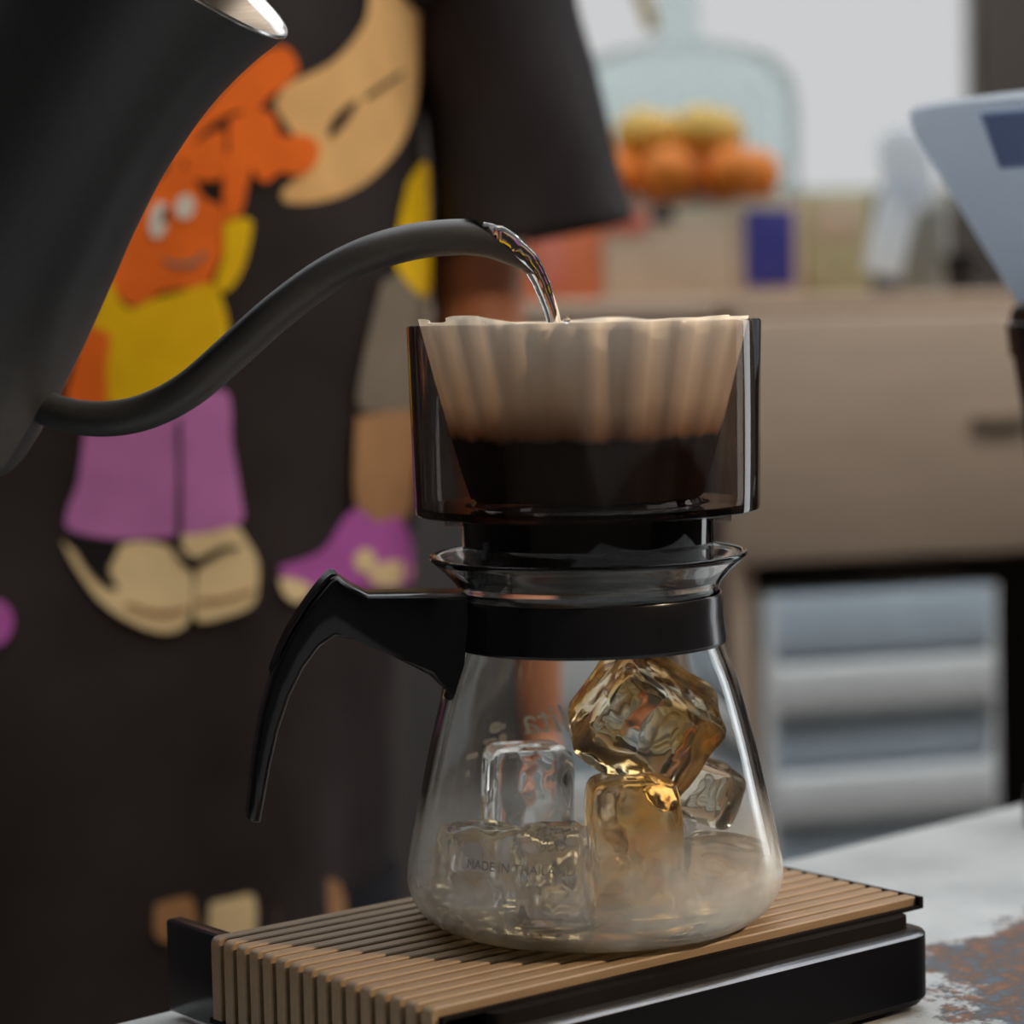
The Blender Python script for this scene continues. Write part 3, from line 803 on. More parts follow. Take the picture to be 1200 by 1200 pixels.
# body: one continuous skinned figure
def skin_figure():
    V_, E_, R_ = [], [], []
    def add(p, r, parent=None):
        V_.append(rel(p)); R_.append(r if isinstance(r, tuple) else (r, r)); i = len(V_) - 1
        if parent is not None: E_.append((parent, i))
        return i
    pel = add((PX, YC, -0.12), (0.115, 0.085))
    sp1 = add((PX, YC, 0.04), (0.10, 0.078), pel)
    sp2 = add((PX, YC, 0.22), (0.115, 0.082), sp1)
    ch = add((PX, YC, 0.36), (0.10, 0.07), sp2)
    nk = add((PX, YC - 0.01, 0.46), 0.045, ch)
    n2 = add((PX, YC - 0.02, 0.52), 0.045, nk)
    h1 = add((PX, YC - 0.03, 0.565), (0.052, 0.06), n2)
    h2 = add((PX, YC - 0.03, 0.63), (0.064, 0.074), h1)
    h3 = add((PX, YC - 0.022, 0.70), (0.055, 0.062), h2)
    no = add((PX, YC - 0.108, 0.60), 0.011, h1)          # nose ridge
    # left arm, hanging beside the body towards the right of the picture
    s1 = add((PX + 0.10, YC, 0.42), 0.052, ch)
    s2 = add((PX + 0.175, YC + 0.01, 0.40), 0.047, s1)
    pe = P(556, 330, YC + 0.02); pw1 = P(618, 820, YC - 0.05)
    u1 = add((PX + 0.218, YC + 0.02, 0.30), 0.033, s2)
    e1 = add((pe.x, pe.y, 0.195), 0.027, u1)
    f1 = add(e1 and (Vector((pe.x, pe.y, 0.195)).lerp(pw1, 0.35)), 0.026, e1)
    w1 = add(pw1, (0.019, 0.016), f1)
    d = (pw1 - Vector((pe.x, pe.y, 0.195))).normalized()
    def hand(w, wp, dirv, side, palm_n, curl):
        """palm plus five finger chains"""
        dirv = dirv.normalized(); side = (side - dirv * side.dot(dirv)).normalized(); pn = palm_n.normalized()
        k = add(wp + dirv * 0.035, (0.020, 0.013), w)
        for i, (o_, L) in enumerate(((-0.022, 0.068), (-0.0075, 0.077), (0.0075, 0.072), (0.0215, 0.058))):
            b = wp + dirv * 0.068 + side * o_
            kn = add(b, 0.0095, k)
            dd = dirv.copy(); p = b; prev = kn
            for s in range(3):
                dd = (dd + pn * curl).normalized(); p = p + dd * L * (0.42, 0.32, 0.26)[s]
                prev = add(p, (0.0085, 0.008, 0.0068)[s], prev)
        t0 = wp + dirv * 0.025 - side * 0.024 + pn * 0.006
        tb = add(t0, 0.010, k); t1 = t0 + (dirv * 0.7 - side * 0.6 + pn * 0.3).normalized() * 0.030
        tb = add(t1, 0.0095, tb); t2 = t1 + (dirv * 0.9 - side * 0.1 + pn * (0.3 + curl)).normalized() * 0.026
        add(t2, 0.0078, tb)
    hand(w1, pw1, Vector((0.1, -0.1, -1)), Vector((-0.2, 1, 0)), Vector((-1, -0.1, 0)), 0.28)
    # right arm, reaching forward to the kettle handle
    r1 = add((PX - 0.10, YC, 0.42), 0.052, ch)
    r2 = add((PX - 0.175, YC - 0.005, 0.40), 0.047, r1)
    hk = KM @ Vector((-0.1005, 0, -0.060))
    el = Vector((PX - 0.27, YC - 0.24, 0.20))
    r3 = add(el.lerp(Vector((PX - 0.175, YC, 0.40)), 0.5), 0.041, r2)
    r4 = add(el, 0.034, r3)
    wr_ = hk + Vector((-0.060, 0.075, -0.005))
    r5 = add(el.lerp(wr_, 0.4), 0.031, r4)
    r6 = add(wr_, (0.019, 0.016), r5)
    hand(r6, wr_, (hk - wr_) + Vector((0.0, -0.02, 0.0)), ax, Vector((0.75, 0.35, -0.2)), 0.55)
    # legs
    for s in (-1, 1):
        a = add((PX + s * 0.075, YC, -0.20), 0.078, pel)
        b = add((PX + s * 0.085, YC - 0.01, -0.46), 0.052, a)
        c = add((PX + s * 0.09, YC + 0.01, -0.745), 0.033, b)
        add((PX + s * 0.10, YC - 0.10, ZF + 0.026), (0.034, 0.022), c)
    me = bpy.data.meshes.new('body'); me.from_pydata([tuple(v) for v in V_], E_, []); me.update()
    o = bpy.data.objects.new('body', me); COL.objects.link(o); o.parent = person
    me.materials.append(M_skin)
    md = o.modifiers.new('skin', 'SKIN'); md.use_smooth_shade = True; md.branch_smoothing = 0.4
    sl_ = me.skin_vertices[0].data
    for i, r in enumerate(R_): sl_[i].radius = r
    sl_[0].use_root = True
    subsurf(o, 2)
    return o
skin_figure()
# hair, eyes and mouth
def blob(name, c, s, mat, parent, n=16, cut=None):
    bm = bmesh.new(); bmesh.ops.create_uvsphere(bm, u_segments=n * 2, v_segments=n, radius=1)
    if cut:
        bmesh.ops.delete(bm, geom=[v for v in bm.verts if cut(v.co)], context='VERTS')
    for v in bm.verts: v.co = Vector((v.co.x * s[0], v.co.y * s[1], v.co.z * s[2])) + Vector(c)
    me = bpy.data.meshes.new(name); bm.to_mesh(me); bm.free()
    return link_me(name, me, mat, parent, True, 80)
hr = blob('hair', rel((PX, YC - 0.022, 0.655)), (0.077, 0.088, 0.10), M_hair, person, 16, lambda c: c.z < -0.55 or (c.y < -0.45 and c.z < 0.42))
solidify(hr, 0.012, 1)
M_eye = pbr('eye_dark', (0.01, 0.008, 0.007, 1), 0.15, vary=0.1); M_lip = pbr('lip', srgb(140, 78, 68), 0.4, vary=0.1)
for s in (-1, 1): blob('eye', rel((PX + s * 0.027, YC - 0.098, 0.628)), (0.010, 0.006, 0.005), M_eye, person, 8)
blob('mouth', rel((PX, YC - 0.088, 0.565)), (0.020, 0.006, 0.006), M_lip, person, 8)
for s in (-1, 1): blob('ear', rel((PX + s * 0.066, YC - 0.02, 0.615)), (0.008, 0.016, 0.026), M_skin, person, 8)

# T-shirt: draped tube with shoulders, plus two sleeves
def shirt_mesh():
    vs, fs = [], []; NT = 96
    zs = [-0.47 + i * 0.02 for i in range(45)] + [0.425, 0.44, 0.452, 0.460]
    for z in zs:
        for i in range(NT):
            th = 2 * pi * i / NT
            if z <= 0.41: p = torso_pt(th, z)
            else:
                t = (z - 0.41) / 0.05
                q = torso_pt(th, 0.41); k = 1 - (0.58) * t ** 1.6
                p = Vector((PX + (q.x - PX) * k, YC + (q.y - YC) * (1 - 0.35 * t), z))
            vs.append(rel(p))
    n = len(zs)
    for j in range(n - 1):
        for i in range(NT):
            k = (i + 1) % NT
            fs.append((j * NT + i, j * NT + k, (j + 1) * NT + k, (j + 1) * NT + i))
    return vs, fs
vs, fs = shirt_mesh()
shirt = link_mesh('t_shirt', vs, fs, M_shirt, person, True, 80); solidify(shirt, 0.0015, -1)
def sleeve(pts, radii, sq, nm='sleeve'):
    """pts world, loose tube with folds"""
    q = smooth_path([tuple(p) + (r,) for p, r in zip(pts, radii)], 6)
    vs, fs = tube([Vector(p[:3]) for p in q], [p[3] for p in q], 40, False, None, [sq] * len(q))
    out = []
    for i, v in enumerate(vs):
        t = (i // 40) / len(q)
        v = Vector(v); c = Vector(q[i // 40][:3])
        d = (v - c); v = c + d * (1 + 0.05 * sin((i % 40) / 40 * 2 * pi * 4 + 5 * t) * t + 0.10 * noise.noise(v * 16))
        out.append(rel(v))
    o = link_mesh(nm, out, fs, M_shirt, shirt, True, 80); solidify(o, 0.0015, -1)
    return o
ys = YC + 0.015
sa = P(556, -120, ys); sb = P(582, 40, ys); scn = P(608, 170, ys); sd = P(630, 280, ys)
sl_pts = [Vector((PX + 0.115, YC, 0.405)), Vector((PX + 0.165, YC + 0.005, 0.392)), sa, sb, scn, sd]
px1 = (ys - CAM.y) / F
sleeve(sl_pts, [0.062, 0.064, 92 * px1, 104 * px1, 110 * px1, 114 * px1], 1.15)
el = Vector((PX - 0.27, YC - 0.24, 0.20))
sleeve([Vector((PX - 0.115, YC, 0.405)), Vector((PX - 0.165, YC - 0.005, 0.392)), el.lerp(Vector((PX - 0.175, YC, 0.40)), 0.65), el.lerp(Vector((PX - 0.175, YC, 0.40)), 0.35)], [0.062, 0.064, 0.062, 0.066], 0.9)
# trousers
for s in (-1, 1):
    q = smooth_path([(PX + s * 0.06, YC, -0.12), (PX + s * 0.075, YC, -0.30), (PX + s * 0.085, YC - 0.01, -0.50), (PX + s * 0.09, YC + 0.005, -0.755)], 5)
    vs, fs = tube([rel(p) for p in q], [0.098 - 0.035 * i / (len(q) - 1) for i in range(len(q))], 24, False)
    o = link_mesh('trouser_leg', vs, fs, M_trouser, person, True, 80); solidify(o, 0.0015, -1)

# printed picture on the shirt front: flat ink patches lying on the cloth
def ink(name, rgb): return pbr('ink_' + name, srgb(*rgb), 0.8, vary=0.10, scale=40, spec=0.2)
INK = dict(tan=ink('tan', (238, 188, 124)), orange=ink('orange', (248, 116, 38)), yellow=ink('yellow', (252, 200, 22)), purple=ink('purple', (205, 130, 196)),
           cream=ink('cream', (248, 220, 170)), black=ink('black', (34, 30, 31)), white=ink('white', (232, 224, 210)), grey=ink('grey', (132, 120, 106)), violet=ink('violet', (190, 100, 182)),
           brown=ink('brown', (176, 132, 92)))
def shirt_front(px, py):
    y = YC - BD
    for _ in range(6):
        p = P(px, py, y)
        a, b = torso_ab(p.z); c = max(-0.995, min(0.995, (p.x - PX) / a))
        th = -math.acos(abs(c) ** (1 / 0.82))
        if c < 0: th = -pi - th
        y = torso_pt(th, p.z).y
    return P(px, py, y)
def patch(name, color, pts, lift, step=9.0, round_n=4):
    pts = smooth_path(pts + [pts[0]], round_n)[:-1] if round_n else pts
    loop = [Vector(p) for p in pts]; n = len(loop)
    x0 = min(p.x for p in loop); x1 = max(p.x for p in loop); y0 = min(p.y for p in loop); y1 = max(p.y for p in loop)
    def inside(x, y):
        c = False; j = n - 1
        for i in range(n):
            a, b = loop[i], loop[j]
            if (a.y > y) != (b.y > y) and x < (b.x - a.x) * (y - a.y) / (b.y - a.y) + a.x: c = not c
            j = i
        return c
    extra = []
    x = x0 + step / 2
    while x < x1:
        y = y0 + step / 2
        while y < y1:
            if inside(x, y) and min((Vector((x, y)) - q).length for q in loop) > step * 0.35: extra.append(Vector((x, y)))
            y += step
        x += step
    r = delaunay_2d_cdt(loop + extra, [], [list(range(n))], 1, 1e-4)
    vs = []
    for v in r[0]:
        w_ = shirt_front(v.x, v.y); d = (CAM - w_).normalized()
        vs.append(rel(w_ + d * (0.0016 + lift * 0.0007)))
    o = link_mesh(name, vs, [tuple(f) for f in r[2]], INK[color], shirt, True, 80)
    return o
def ell(cx, cy, a, b, rot=0, n=12):
    return [(cx + a * cos(t) * cos(rot) - b * sin(t) * sin(rot), cy + a * cos(t) * sin(rot) + b * sin(t) * cos(rot)) for t in [2 * pi * k / n for k in range(n)]]
patch('printed_arm', 'tan', [(322, 125), (335, 100), (390, 72), (428, 25), (438, -25), (485, -25), (491, 60), (487, 122), (468, 172), (430, 213), (385, 234), (338, 238), (332, 222), (360, 200), (372, 180), (345, 158)], 0)
patch('printed_black_line', 'black', [(384, 156), (392, 138), (414, 118), (419, 122), (404, 146), (390, 160)], 1, 6)  # black ink line drawn on the printed arm
patch('printed_black_line', 'black', [(428, 112), (448, 98), (470, 84), (472, 88), (450, 104), (430, 117)], 1, 6)
patch('printed_hair', 'orange', [(312, 58), (336, 55), (350, 78), (340, 96), (318, 112), (302, 128), (272, 132), (240, 152), (222, 178), (210, 196), (196, 190), (205, 165), (240, 130), (275, 90)], 1)
patch('printed_hair', 'orange', [(216, 182), (240, 160), (262, 152), (264, 176), (262, 206), (240, 212), (222, 204)], 1)
patch('printed_hand', 'orange', [(268, 140), (296, 128), (320, 134), (330, 158), (354, 158), (373, 168), (370, 192), (350, 206), (330, 202), (312, 214), (300, 206), (292, 190), (270, 182)], 2)
patch('printed_forearm', 'orange', [(264, 178), (294, 190), (290, 218), (282, 250), (262, 250)], 2, 7)
patch('printed_face', 'orange', [(188, 206), (206, 192), (226, 206), (240, 232), (262, 244), (266, 280), (252, 318), (240, 336), (196, 340), (170, 354), (152, 358), (134, 340), (126, 312), (140, 280), (160, 240)], 1)
patch('printed_eye', 'white', ell(186, 258, 11, 22, 0.15), 3, 6)
patch('printed_eye', 'white', ell(217, 242, 12, 15, 0.3), 3, 6)
patch('printed_eye', 'black', ell(194, 252, 4, 9, 0.15), 4, 5)
patch('printed_mouth', 'grey', [(190, 302), (208, 308), (228, 304), (240, 294), (238, 304), (222, 313), (200, 312)], 3, 5)
patch('printed_shirt', 'yellow', [(100, 362), (112, 330), (130, 328), (138, 348), (152, 362), (176, 352), (204, 344), (250, 332), (260, 350), (268, 384), (262, 410), (232, 440), (180, 470), (126, 472), (124, 430), (118, 392), (102, 378)], 2)
patch('printed_sleeve', 'yellow', [(262, 262), (276, 256), (292, 256), (296, 268), (286, 312), (268, 340), (252, 334), (262, 300)], 3, 7)
patch('printed_forearm', 'orange', [(94, 382), (128, 392), (124, 430), (122, 478), (78, 478), (86, 430)], 3)
patch('printed_trousers', 'purple', [(100, 490), (180, 490), (262, 456), (272, 520), (282, 580), (280, 614), (210, 628), (140, 632), (84, 622), (78, 602), (92, 560)], 1, 11)
patch('printed_black_line', 'black', [(207, 492), (212, 492), (213, 560), (214, 630), (207, 632), (208, 560)], 2, 6, 0)  # black ink line dividing the printed trousers
patch('printed_shoe', 'cream', [(72, 632), (96, 650), (132, 642), (160, 634), (190, 638), (214, 650), (225, 672), (226, 706), (218, 732), (192, 742), (152, 729), (116, 703), (88, 664)], 2)
patch('printed_shoe', 'cream', [(212, 627), (246, 624), (276, 617), (290, 634), (302, 656), (303, 682), (297, 708), (268, 722), (232, 728), (228, 700), (230, 660), (216, 644)], 2)
patch('printed_shoe_upper', 'black', [(84, 634), (112, 636), (140, 632), (136, 650), (128, 668), (138, 690), (118, 684), (96, 658)], 3, 7)
patch('printed_shoe_lace', 'black', [(200, 640), (222, 656), (262, 640), (284, 642), (262, 648), (226, 668), (204, 650)], 3, 6)
patch('printed_shoe_sole', 'brown', [(150, 706), (186, 716), (218, 712), (218, 717), (186, 722), (148, 711)], 3, 6)
patch('printed_shoe_sole', 'brown', [(232, 702), (264, 700), (297, 690), (297, 695), (264, 706), (232, 708)], 3, 6)
# second figure, half hidden by the dripper
patch('printed_leg', 'grey', [(448, 330), (478, 318), (500, 336), (500, 400), (490, 478), (452, 482), (420, 476), (426, 420)], 1, 11)
patch('printed_sleeve', 'yellow', [(478, 214), (500, 190), (503, 260), (504, 340), (490, 344), (462, 306), (468, 260)], 2, 8)
patch('printed_leg', 'brown', [(418, 488), (488, 486), (486, 560), (478, 604), (440, 616), (416, 584)], 2, 9)
patch('printed_shoe', 'violet', [(326, 664), (376, 646), (400, 612), (418, 596), (442, 612), (464, 606), (480, 628), (482, 684), (432, 690), (372, 690), (346, 704)], 3, 10)
patch('printed_shoe_toe', 'cream', ell(428, 657, 13, 14), 4, 6)
patch('printed_shoe_toe', 'cream', ell(458, 672, 26, 15, -0.2), 4, 7)
patch('printed_shoe_sole', 'cream', [(326, 678), (346, 678), (366, 690), (350, 706), (334, 698)], 4, 6)
patch('printed_shoe', 'violet', [(-20, 700), (6, 706), (16, 728), (6, 752), (-20, 756)], 2, 8)
# lower edge of the print, just above the table
patch('printed_ground', 'brown', [(182, 1060), (206, 1053), (226, 1054), (228, 1100), (184, 1100)], 1, 9)
patch('printed_ground', 'cream', [(246, 1058), (272, 1052), (298, 1050), (300, 1092), (296, 1110), (248, 1110)], 1, 9)
patch('printed_ground', 'brown', [(330, 1040), (380, 1030), (400, 1040), (400, 1080), (330, 1090)], 1, 9)

# ------------------------------------------------------------------ grinder at the right edge
GY = 0.275
def gp(px, py): return P(px, py, GY)
gx = gp(1285, 400).x
grinder = empty('coffee_grinder', (gx, GY, ZT))
tag(grinder, 'black coffee grinder with pale blue hopper at the right edge', 'coffee grinder')
k = (GY - CAM.y) / F
def gz(py): return gp(1250, py).z - ZT
M_hopper = thin_clear('pale_blue_hopper', (0.60, 0.68, 0.74, 1), 1.45, 0.08)
def mat_hopper():
    mt, nt, b, out = new_mat('milky_blue_plastic')
    b.inputs['Base Color'].default_value = srgb(232, 235, 238); b.inputs['Roughness'].default_value = 0.3
    b.inputs['Subsurface Weight'].default_value = 0.0
    t = nt.nodes.new('ShaderNodeBsdfTranslucent'); t.inputs[0].default_value = srgb(232, 237, 242)
    mx = nt.nodes.new('ShaderNodeMixShader'); mx.inputs[0].default_value = 0.7
    nt.links.new(b.outputs[0], mx.inputs[1]); nt.links.new(t.outputs[0], mx.inputs[2]); nt.links.new(mx.outputs[0], out.inputs['Surface'])
    return mt
M_milky = mat_hopper()
lathe_obj('hopper', [(78 * k, gz(356)), (92 * k, gz(352)), (208 * k, gz(150)), (214 * k, gz(128)), (208 * k, gz(127)), (200 * k, gz(150)), (86 * k, gz(348))], M_milky, grinder, 64, True, None, 50)
lathe_obj('hopper_lid', [(0, gz(112)), (150 * k, gz(114)), (212 * k, gz(122)), (214 * k, gz(128)), (0, gz(128))], M_milky, grinder, 64, False, None, 50)
lathe_obj('collar', [(0, gz(354)), (88 * k, gz(354)), (97 * k, gz(360)), (100 * k, gz(372)), (96 * k, gz(420)), (86 * k, gz(480)), (80 * k, gz(540)), (0, gz(540))], M_black_plastic, grinder, 64, False, None, 50)
lathe_obj('grinder_body', [(0, gz(538)), (78 * k, gz(540)), (66 * k, gz(640)), (64 * k, gz(820)), (60 * k, 0.03), (0, 0.03)], M_black_plastic, grinder, 48, False, None, 50)
lathe_obj('grinder_foot', [(0, 0.03), (66 * k, 0.03), (82 * k, 0.018), (88 * k, 0.008), (88 * k, 0.0), (0, 0.0)], M_black_plastic, grinder, 48, False, None, 50)
box('chute', (0.030, 0.060, 0.030), (0, -0.045, gz(600)), M_black_plastic, grinder, 0.006, (0.35, 0, 0))
lathe_obj('adjustment_ring', [(101 * k, gz(376)), (104 * k, gz(378)), (100 * k, gz(416)), (97 * k, gz(416))], M_black_plastic, grinder, 48, True, None, 50)
# round blue sticker on the hopper
vs, fs = [], []
for i in range(9):
    for j in range(7):
        u = (i / 8 - 0.5) * 2; v = (j / 6 - 0.5) * 2
        py = 172 + v * 30; t = (py - 150) / (352 - 150)
        r = (208 + (92 - 208) * t) * k + 0.0006
        a = radians(-127) + u * 0.20
        vs.append((r * cos(a), r * sin(a), gz(py)))
for i in range(8):
    for j in range(6): fs.append((i * 7 + j, i * 7 + j + 1, (i + 1) * 7 + j + 1, (i + 1) * 7 + j))
o = link_mesh('blue_sticker', vs, fs, pbr('sticker_blue', srgb(126, 150, 200), 0.5, vary=0.1), grinder); solidify(o, 0.0004, 1)

# ------------------------------------------------------------------ beige cabinet with things on it
CY = 1.30                                        # near left corner of the cabinet front
ck = (CY - CAM.y) / F
c0 = P(852, 345, CY)
CR = radians(16)
cab = empty('cabinet', (c0.x, CY, ZF), (0, 0, CR))
tag(cab, 'beige wooden cabinet with a wide drawer behind the carafe', 'cabinet')
ztop_ = P(900, 347, CY).z - ZF; zdraw = P(880, 660, CY).z - ZF; zlow = 0.06
CW, CD = 0.62, 0.34
box('side_panel', (0.020, CD, ztop_ - 0.014), (0.010, CD / 2, (ztop_ - 0.014) / 2), M_cabinet, cab, 0.002)
box('side_panel', (0.020, CD, ztop_ - 0.014), (CW - 0.010, CD / 2, (ztop_ - 0.014) / 2), M_cabinet, cab, 0.002)
box('top_board', (CW + 0.012, CD + 0.01, 0.014), (CW / 2, CD / 2 - 0.004, ztop_ - 0.007), M_cabinet, cab, 0.002)
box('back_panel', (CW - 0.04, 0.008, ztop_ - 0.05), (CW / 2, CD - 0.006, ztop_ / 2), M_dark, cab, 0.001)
box('shelf', (CW - 0.042, CD - 0.03, 0.014), (CW / 2, CD / 2, zdraw + 0.007), M_cabinet, cab, 0.001)
box('bottom_board', (CW - 0.042, CD - 0.03, 0.016), (CW / 2, CD / 2, zlow), M_cabinet, cab, 0.001)
dh = ztop_ - 0.016 - zdraw
dr = box('drawer', (CW - 0.006, 0.018, dh), (CW / 2, -0.010, zdraw + dh / 2), M_cabinet, cab, 0.003)
hxp = P(1146, 497, CY); hl = (hxp.x - c0.x) / cos(CR) * 1.1
box('drawer_handle', (0.050, 0.007, 0.014), (hl - CW / 2, -0.012, hxp.z - ZF - (zdraw + dh / 2)), pbr('brown_pull', srgb(128, 108, 86), 0.6, vary=0.1), dr, 0.003)
def on_cab(px, d):
    """point on the cabinet top: image column px, d metres behind the front edge"""
    r = ray(px, 345); o = Vector((c0.x, CY, 0)); ux = Vector((cos(CR), sin(CR), 0)); uy = Vector((-sin(CR), cos(CR), 0))
    b = o + uy * d
    # CAM + t*r = b + s*ux in the ground plane
    den = r.x * ux.y - r.y * ux.x
    t = ((b.x - CAM.x) * ux.y - (b.y - CAM.y) * ux.x) / den
    q = CAM + r * t
    return Vector((q.x, q.y, ZF + ztop_))
def px_size(p): return (p.y - CAM.y) / F

# plastic drawer tower in the bay below
tp = Vector((0.030, 0.03, 0))
zt_top = P(900, 700, CY).z - ZF - zlow - 0.008
def drawer_tower(x, label, TW, nD, hh):
    tower = empty('plastic_drawer_tower', cab.matrix_basis @ Vector((x, -0.010, zlow + 0.0085)), (0, 0, CR))
    tag(tower, label, 'drawer tower')
    TD = 0.26
    for sx in (0.004, TW - 0.004): box('side_wall', (0.006, TD, hh), (sx, TD / 2, hh / 2), M_white_pl, tower, 0.001)
    box('top_cover', (TW, TD, 0.05), (TW / 2, TD / 2, hh - 0.025), M_blue_pl, tower, 0.006)
    h_ = (hh - 0.054) / nD
    for i in range(nD):
        zc = h_ * (i + 0.5)
        d_ = box('drawer', (TW - 0.016, TD - 0.02, h_ - 0.006), (TW / 2, TD / 2 - 0.004, zc), M_blue_pl, tower, 0.003)
        box('drawer_lip', (TW - 0.014, 0.016, h_ * 0.46), (0, -TD / 2 + 0.004, h_ * 0.24), M_white_pl, d_, 0.004)
drawer_tower(0.026, 'white and pale blue plastic drawer tower inside the beige cabinet bay', 0.205, 7, zt_top)
drawer_tower(-0.160, 'pale plastic drawer tower in the side shelf, seen through the carafe', 0.125, 6, zt_top + 0.03)
# dark boxes at the right of the bay
M_navy = pbr('navy_board', srgb(34, 34, 62), 0.7, vary=0.2); M_brown_box = pbr('brown_board', srgb(140, 104, 74), 0.8, vary=0.12)
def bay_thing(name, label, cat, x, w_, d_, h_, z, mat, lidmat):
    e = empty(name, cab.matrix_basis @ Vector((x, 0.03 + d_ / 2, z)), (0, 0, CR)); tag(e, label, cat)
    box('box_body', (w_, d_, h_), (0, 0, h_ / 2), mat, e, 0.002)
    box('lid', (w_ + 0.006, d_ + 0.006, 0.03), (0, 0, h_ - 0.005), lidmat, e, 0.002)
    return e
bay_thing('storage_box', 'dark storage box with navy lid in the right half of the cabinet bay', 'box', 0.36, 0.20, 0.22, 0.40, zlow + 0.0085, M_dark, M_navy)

# cartons, jars and tools on top
def carton(name, label, px0, px1, pyt, d, depth, mat, parts):
    p0 = on_cab(px0, d); p1 = on_cab(px1, d)
    w_ = (p1 - p0).length; mid = (p0 + p1) / 2; h_ = P(mid.x, 0, mid.y).z * 0
    top_z = (CAM + ray((px0 + px1) / 2, pyt) * ((mid.y - CAM.y) / ray((px0 + px1) / 2, pyt).y)).z
    h_ = top_z - mid.z
    uy = Vector((-sin(CR), cos(CR), 0))
    e = empty(name, mid + uy * depth / 2, (0, 0, CR)); tag(e, label, 'box')
    box('carton_body', (w_, depth, h_), (0, 0, h_ / 2), mat, e, 0.0015)
    for (nm, u0, u1, v0, v1, mt) in parts:
        box(nm, ((u1 - u0) * w_, 0.0016, (v1 - v0) * h_), ((u0 + u1 - 1) / 2 * w_, -depth / 2 - 0.0006, (v0 + v1) / 2 * h_), mt, e, 0.0003)
    return e
M_card = pbr('beige_card', srgb(196, 172, 148), 0.8, vary=0.06); M_orange_card = pbr('orange_card', srgb(205, 112, 70), 0.7, vary=0.1)
M_blue_print = pbr('blue_print', srgb(52, 50, 128), 0.6, vary=0.1); M_green_card = pbr('olive_card', srgb(182, 172, 134), 0.8, vary=0.12); M_red_card = pbr('red_card', srgb(206, 116, 96), 0.7, vary=0.08)
# the cabinet's left neighbour: a low shelf continues behind the dripper
side = empty('side_shelf', cab.matrix_basis @ Vector((-0.195, 0.0, 0)), (0, 0, CR))
tag(side, 'low beige shelf unit half hidden behind the dripper', 'shelf')
box('top_board', (0.186, CD, 0.02), (0.093, CD / 2, ztop_ - 0.010), M_cabinet, side, 0.002)
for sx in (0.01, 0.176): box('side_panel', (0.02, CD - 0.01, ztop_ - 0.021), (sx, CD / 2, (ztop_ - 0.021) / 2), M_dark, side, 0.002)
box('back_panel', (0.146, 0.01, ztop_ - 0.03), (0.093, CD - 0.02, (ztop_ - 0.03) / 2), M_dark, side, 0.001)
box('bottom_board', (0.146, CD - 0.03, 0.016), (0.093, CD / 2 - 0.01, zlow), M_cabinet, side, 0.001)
carton('small_carton', 'orange carton at the left end beside the dark sleeve', 620, 706, 262, 0.05, 0.12, M_orange_card, [('label_panel', 0.1, 0.5, 0.2, 0.8, M_red_card)])
carton('long_carton', 'beige carton with a red upper corner below the glass jug', 708, 862, 244, 0.05, 0.16, M_card, [('red_band', 0.0, 0.33, 0.72, 1.0, M_red_card), ('dark_band', 0.36, 0.54, 0.84, 1.0, M_dark)])
carton('blue_print_carton', 'carton with a dark blue printed panel below the glass jug', 864, 942, 236, 0.05, 0.16, M_card, [('printed_panel', 0.12, 0.86, 0.10, 0.92, M_blue_print)])
carton('olive_carton', 'olive carton between blue-panelled carton and white spatula', 946, 1022, 226, 0.09, 0.12, M_green_card, [('label_panel', 0.15, 0.8, 0.55, 0.9, M_card)])
# clear jug with orange contents, standing on the cartons
pj = on_cab(800, 0.13); kj = px_size(pj)
def jz(py): return P(800, py, pj.y).z
zj = jz(243)
jug = empty('glass_jug', (pj.x, pj.y, zj)); tag(jug, 'clear glass jug of orange fruit standing on the cartons', 'jug')
M_jug = thin_clear('jug_glass', (0.92, 0.955, 0.95, 1), 1.14, 0.03)
jr = 138 * kj
def jl(lst): return [(a * jr, jz(py) - zj) for a, py in lst]
lathe_obj('jug_body', jl([(0, 243), (0.94, 243), (1.0, 236), (1.0, 130), (0.96, 96), (0.80, 70), (0.55, 58), (0.22, 52), (0.18, 40), (0.18, -40), (0.15, -40), (0.15, 42), (0.5, 61), (0.78, 74), (0.93, 98), (0.97, 130), (0.97, 233), (0.9, 239), (0, 239)]), M_jug, jug, 64, False, None, 50)
lathe_obj('stopper', jl([(0, -38), (0.14, -38), (0.2, -50), (0.2, -70), (0, -70)]), pbr('cork', srgb(170, 140, 96), 0.8, vary=0.2), jug, 24, False, None, 50)
box('hang_tag', (0.012, 0.002, 0.045), (-0.20 * jr - 0.009, -0.02, jz(8) - zj), pbr('tag_card', srgb(176, 160, 110), 0.8, vary=0.08), jug, 0.0005, (0, -0.35, 0))
random.seed(11)
M_or = pbr('orange_peel', srgb(232, 120, 20), 0.6, vary=0.12, bump=0.3, bscale=120); M_or2 = pbr('yellow_peel', srgb(222, 166, 70), 0.45, vary=0.12, bump=0.3, bscale=120)
rf = jr * 0.235
spots = [(0.62 * cos(2 * pi * i / 7), 0.62 * sin(2 * pi * i / 7), 0) for i in range(7)] + [(0, 0, 0)] + [(0.36 * cos(2 * pi * i / 4 + 0.4), 0.36 * sin(2 * pi * i / 4 + 0.4), 1) for i in range(4)]
names_ = ['lowest layer', 'upper layer']
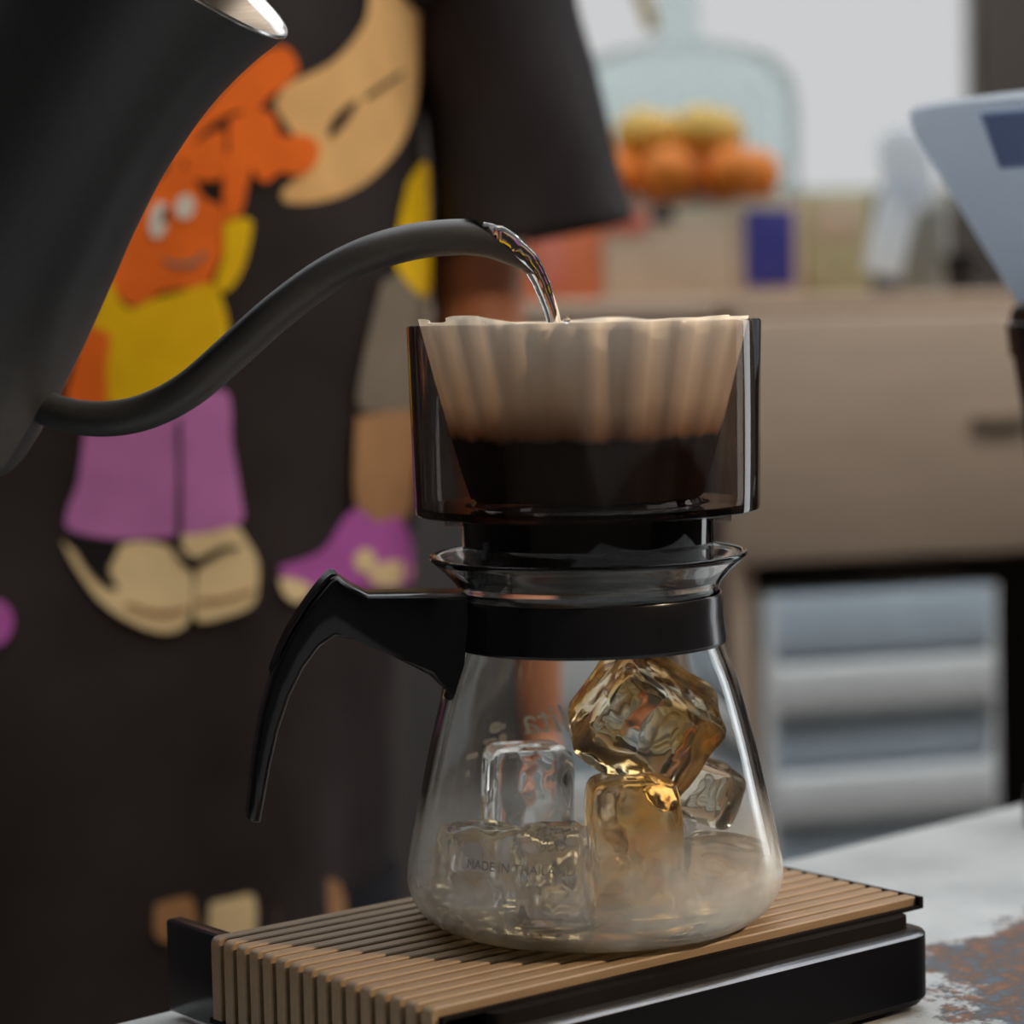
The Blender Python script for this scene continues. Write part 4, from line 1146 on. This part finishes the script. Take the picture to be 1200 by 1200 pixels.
for i, (ux, uy, lv) in enumerate(spots):
    vs, fs = lathe([(0, -0.96 * rf)] + [(rf * cos(t), rf * 0.94 * sin(t)) for t in [-1.4 + 2.8 * q / 9 for q in range(10)]] + [(0, 0.90 * rf)], 18)
    o = link_me('orange_fruit', clean('orange_fruit', vs, fs), M_or if lv == 0 else M_or2)
    o.location = (pj.x + ux * jr, pj.y + uy * jr, zj + (jz(239) - zj) + rf * (0.98 if lv == 0 else 2.45))
    tag(o, 'orange fruit in the lower layer inside the glass jug' if lv == 0 else 'yellow orange fruit in the upper layer inside the glass jug', 'fruit', 'oranges in the jug')
# white scoop leaning, grey tin, black cup
ps = on_cab(1040, 0.04); ks = px_size(ps)
def sz(px, py, dy=0): return P(px, py, ps.y + dy)
spat = empty('white_spatula', (ps.x, ps.y, ps.z)); tag(spat, 'white plastic spatula standing blade up on the cabinet', 'spatula')
pth = smooth_path([tuple(sz(1034, 322) - ps), tuple(sz(1040, 290, 0.004) - ps), tuple(sz(1052, 240, 0.010) - ps), tuple(sz(1060, 212, 0.012) - ps)], 5)
vs, fs = tube(pth, [23 * ks * (0.75 if i == 0 else 1) for i in range(len(pth))], 16, True, None, [0.35] * len(pth))
link_mesh('spatula_handle', vs, fs, M_milky, spat)
bl = smooth_path([(1040, 236), (1030, 190), (1034, 160), (1060, 150), (1086, 166), (1094, 210), (1090, 246), (1064, 240), (1040, 236)], 4)[:-1]
cn = len(bl); vs = []; fs = []
for dy in (0.008, 0.013):
    for (x, y) in bl: vs.append(sz(x, y, dy) - ps)
for i in range(cn): fs.append((i, (i + 1) % cn, cn + (i + 1) % cn, cn + i))
fs += [tuple(range(cn)), tuple(range(cn, 2 * cn))[::-1]]
link_mesh('spatula_blade', vs, fs, M_milky, spat, True, 40)
pt = on_cab(1082, 0.11); kt = px_size(pt)
def tz(py): return P(1082, py, pt.y).z - pt.z
tin = empty('grey_tin', pt); tag(tin, 'grey round tin behind the white spatula on the cabinet', 'tin')
M_tin = pbr('grey_tin_metal', srgb(140, 140, 132), 0.5, metal=0.3, vary=0.1)
lathe_obj('tin_body', [(0, 0), (30 * kt, 0), (31 * kt, 0.002), (31 * kt, tz(250)), (0, tz(250))], M_tin, tin, 40, False, None, 50)
lathe_obj('lid', [(0, tz(250)), (32.5 * kt, tz(250)), (32.5 * kt, tz(234)), (28 * kt, tz(230)), (0, tz(230))], M_tin, tin, 40, False, None, 50)
pc = on_cab(1126, 0.05); kc = px_size(pc)
cup = empty('black_cup', pc); tag(cup, 'small black cup between grey tin and grinder hopper', 'cup')
hc = P(1126, 298, pc.y).z - pc.z
lathe_obj('cup_body', [(0, 0), (15 * kc, 0), (22 * kc, hc), (20.5 * kc, hc), (14 * kc, 0.004), (0, 0.004)], M_black_plastic, cup, 32, False, None, 50)
vs, fs = tube(smooth_path([(21 * kc, 0, hc * 0.8), (31 * kc, 0, hc * 0.75), (32 * kc, 0, hc * 0.4), (17.5 * kc, 0, hc * 0.25)], 5), [0.002] * 16, 8)
link_mesh('cup_handle', vs, fs, M_black_plastic, cup)
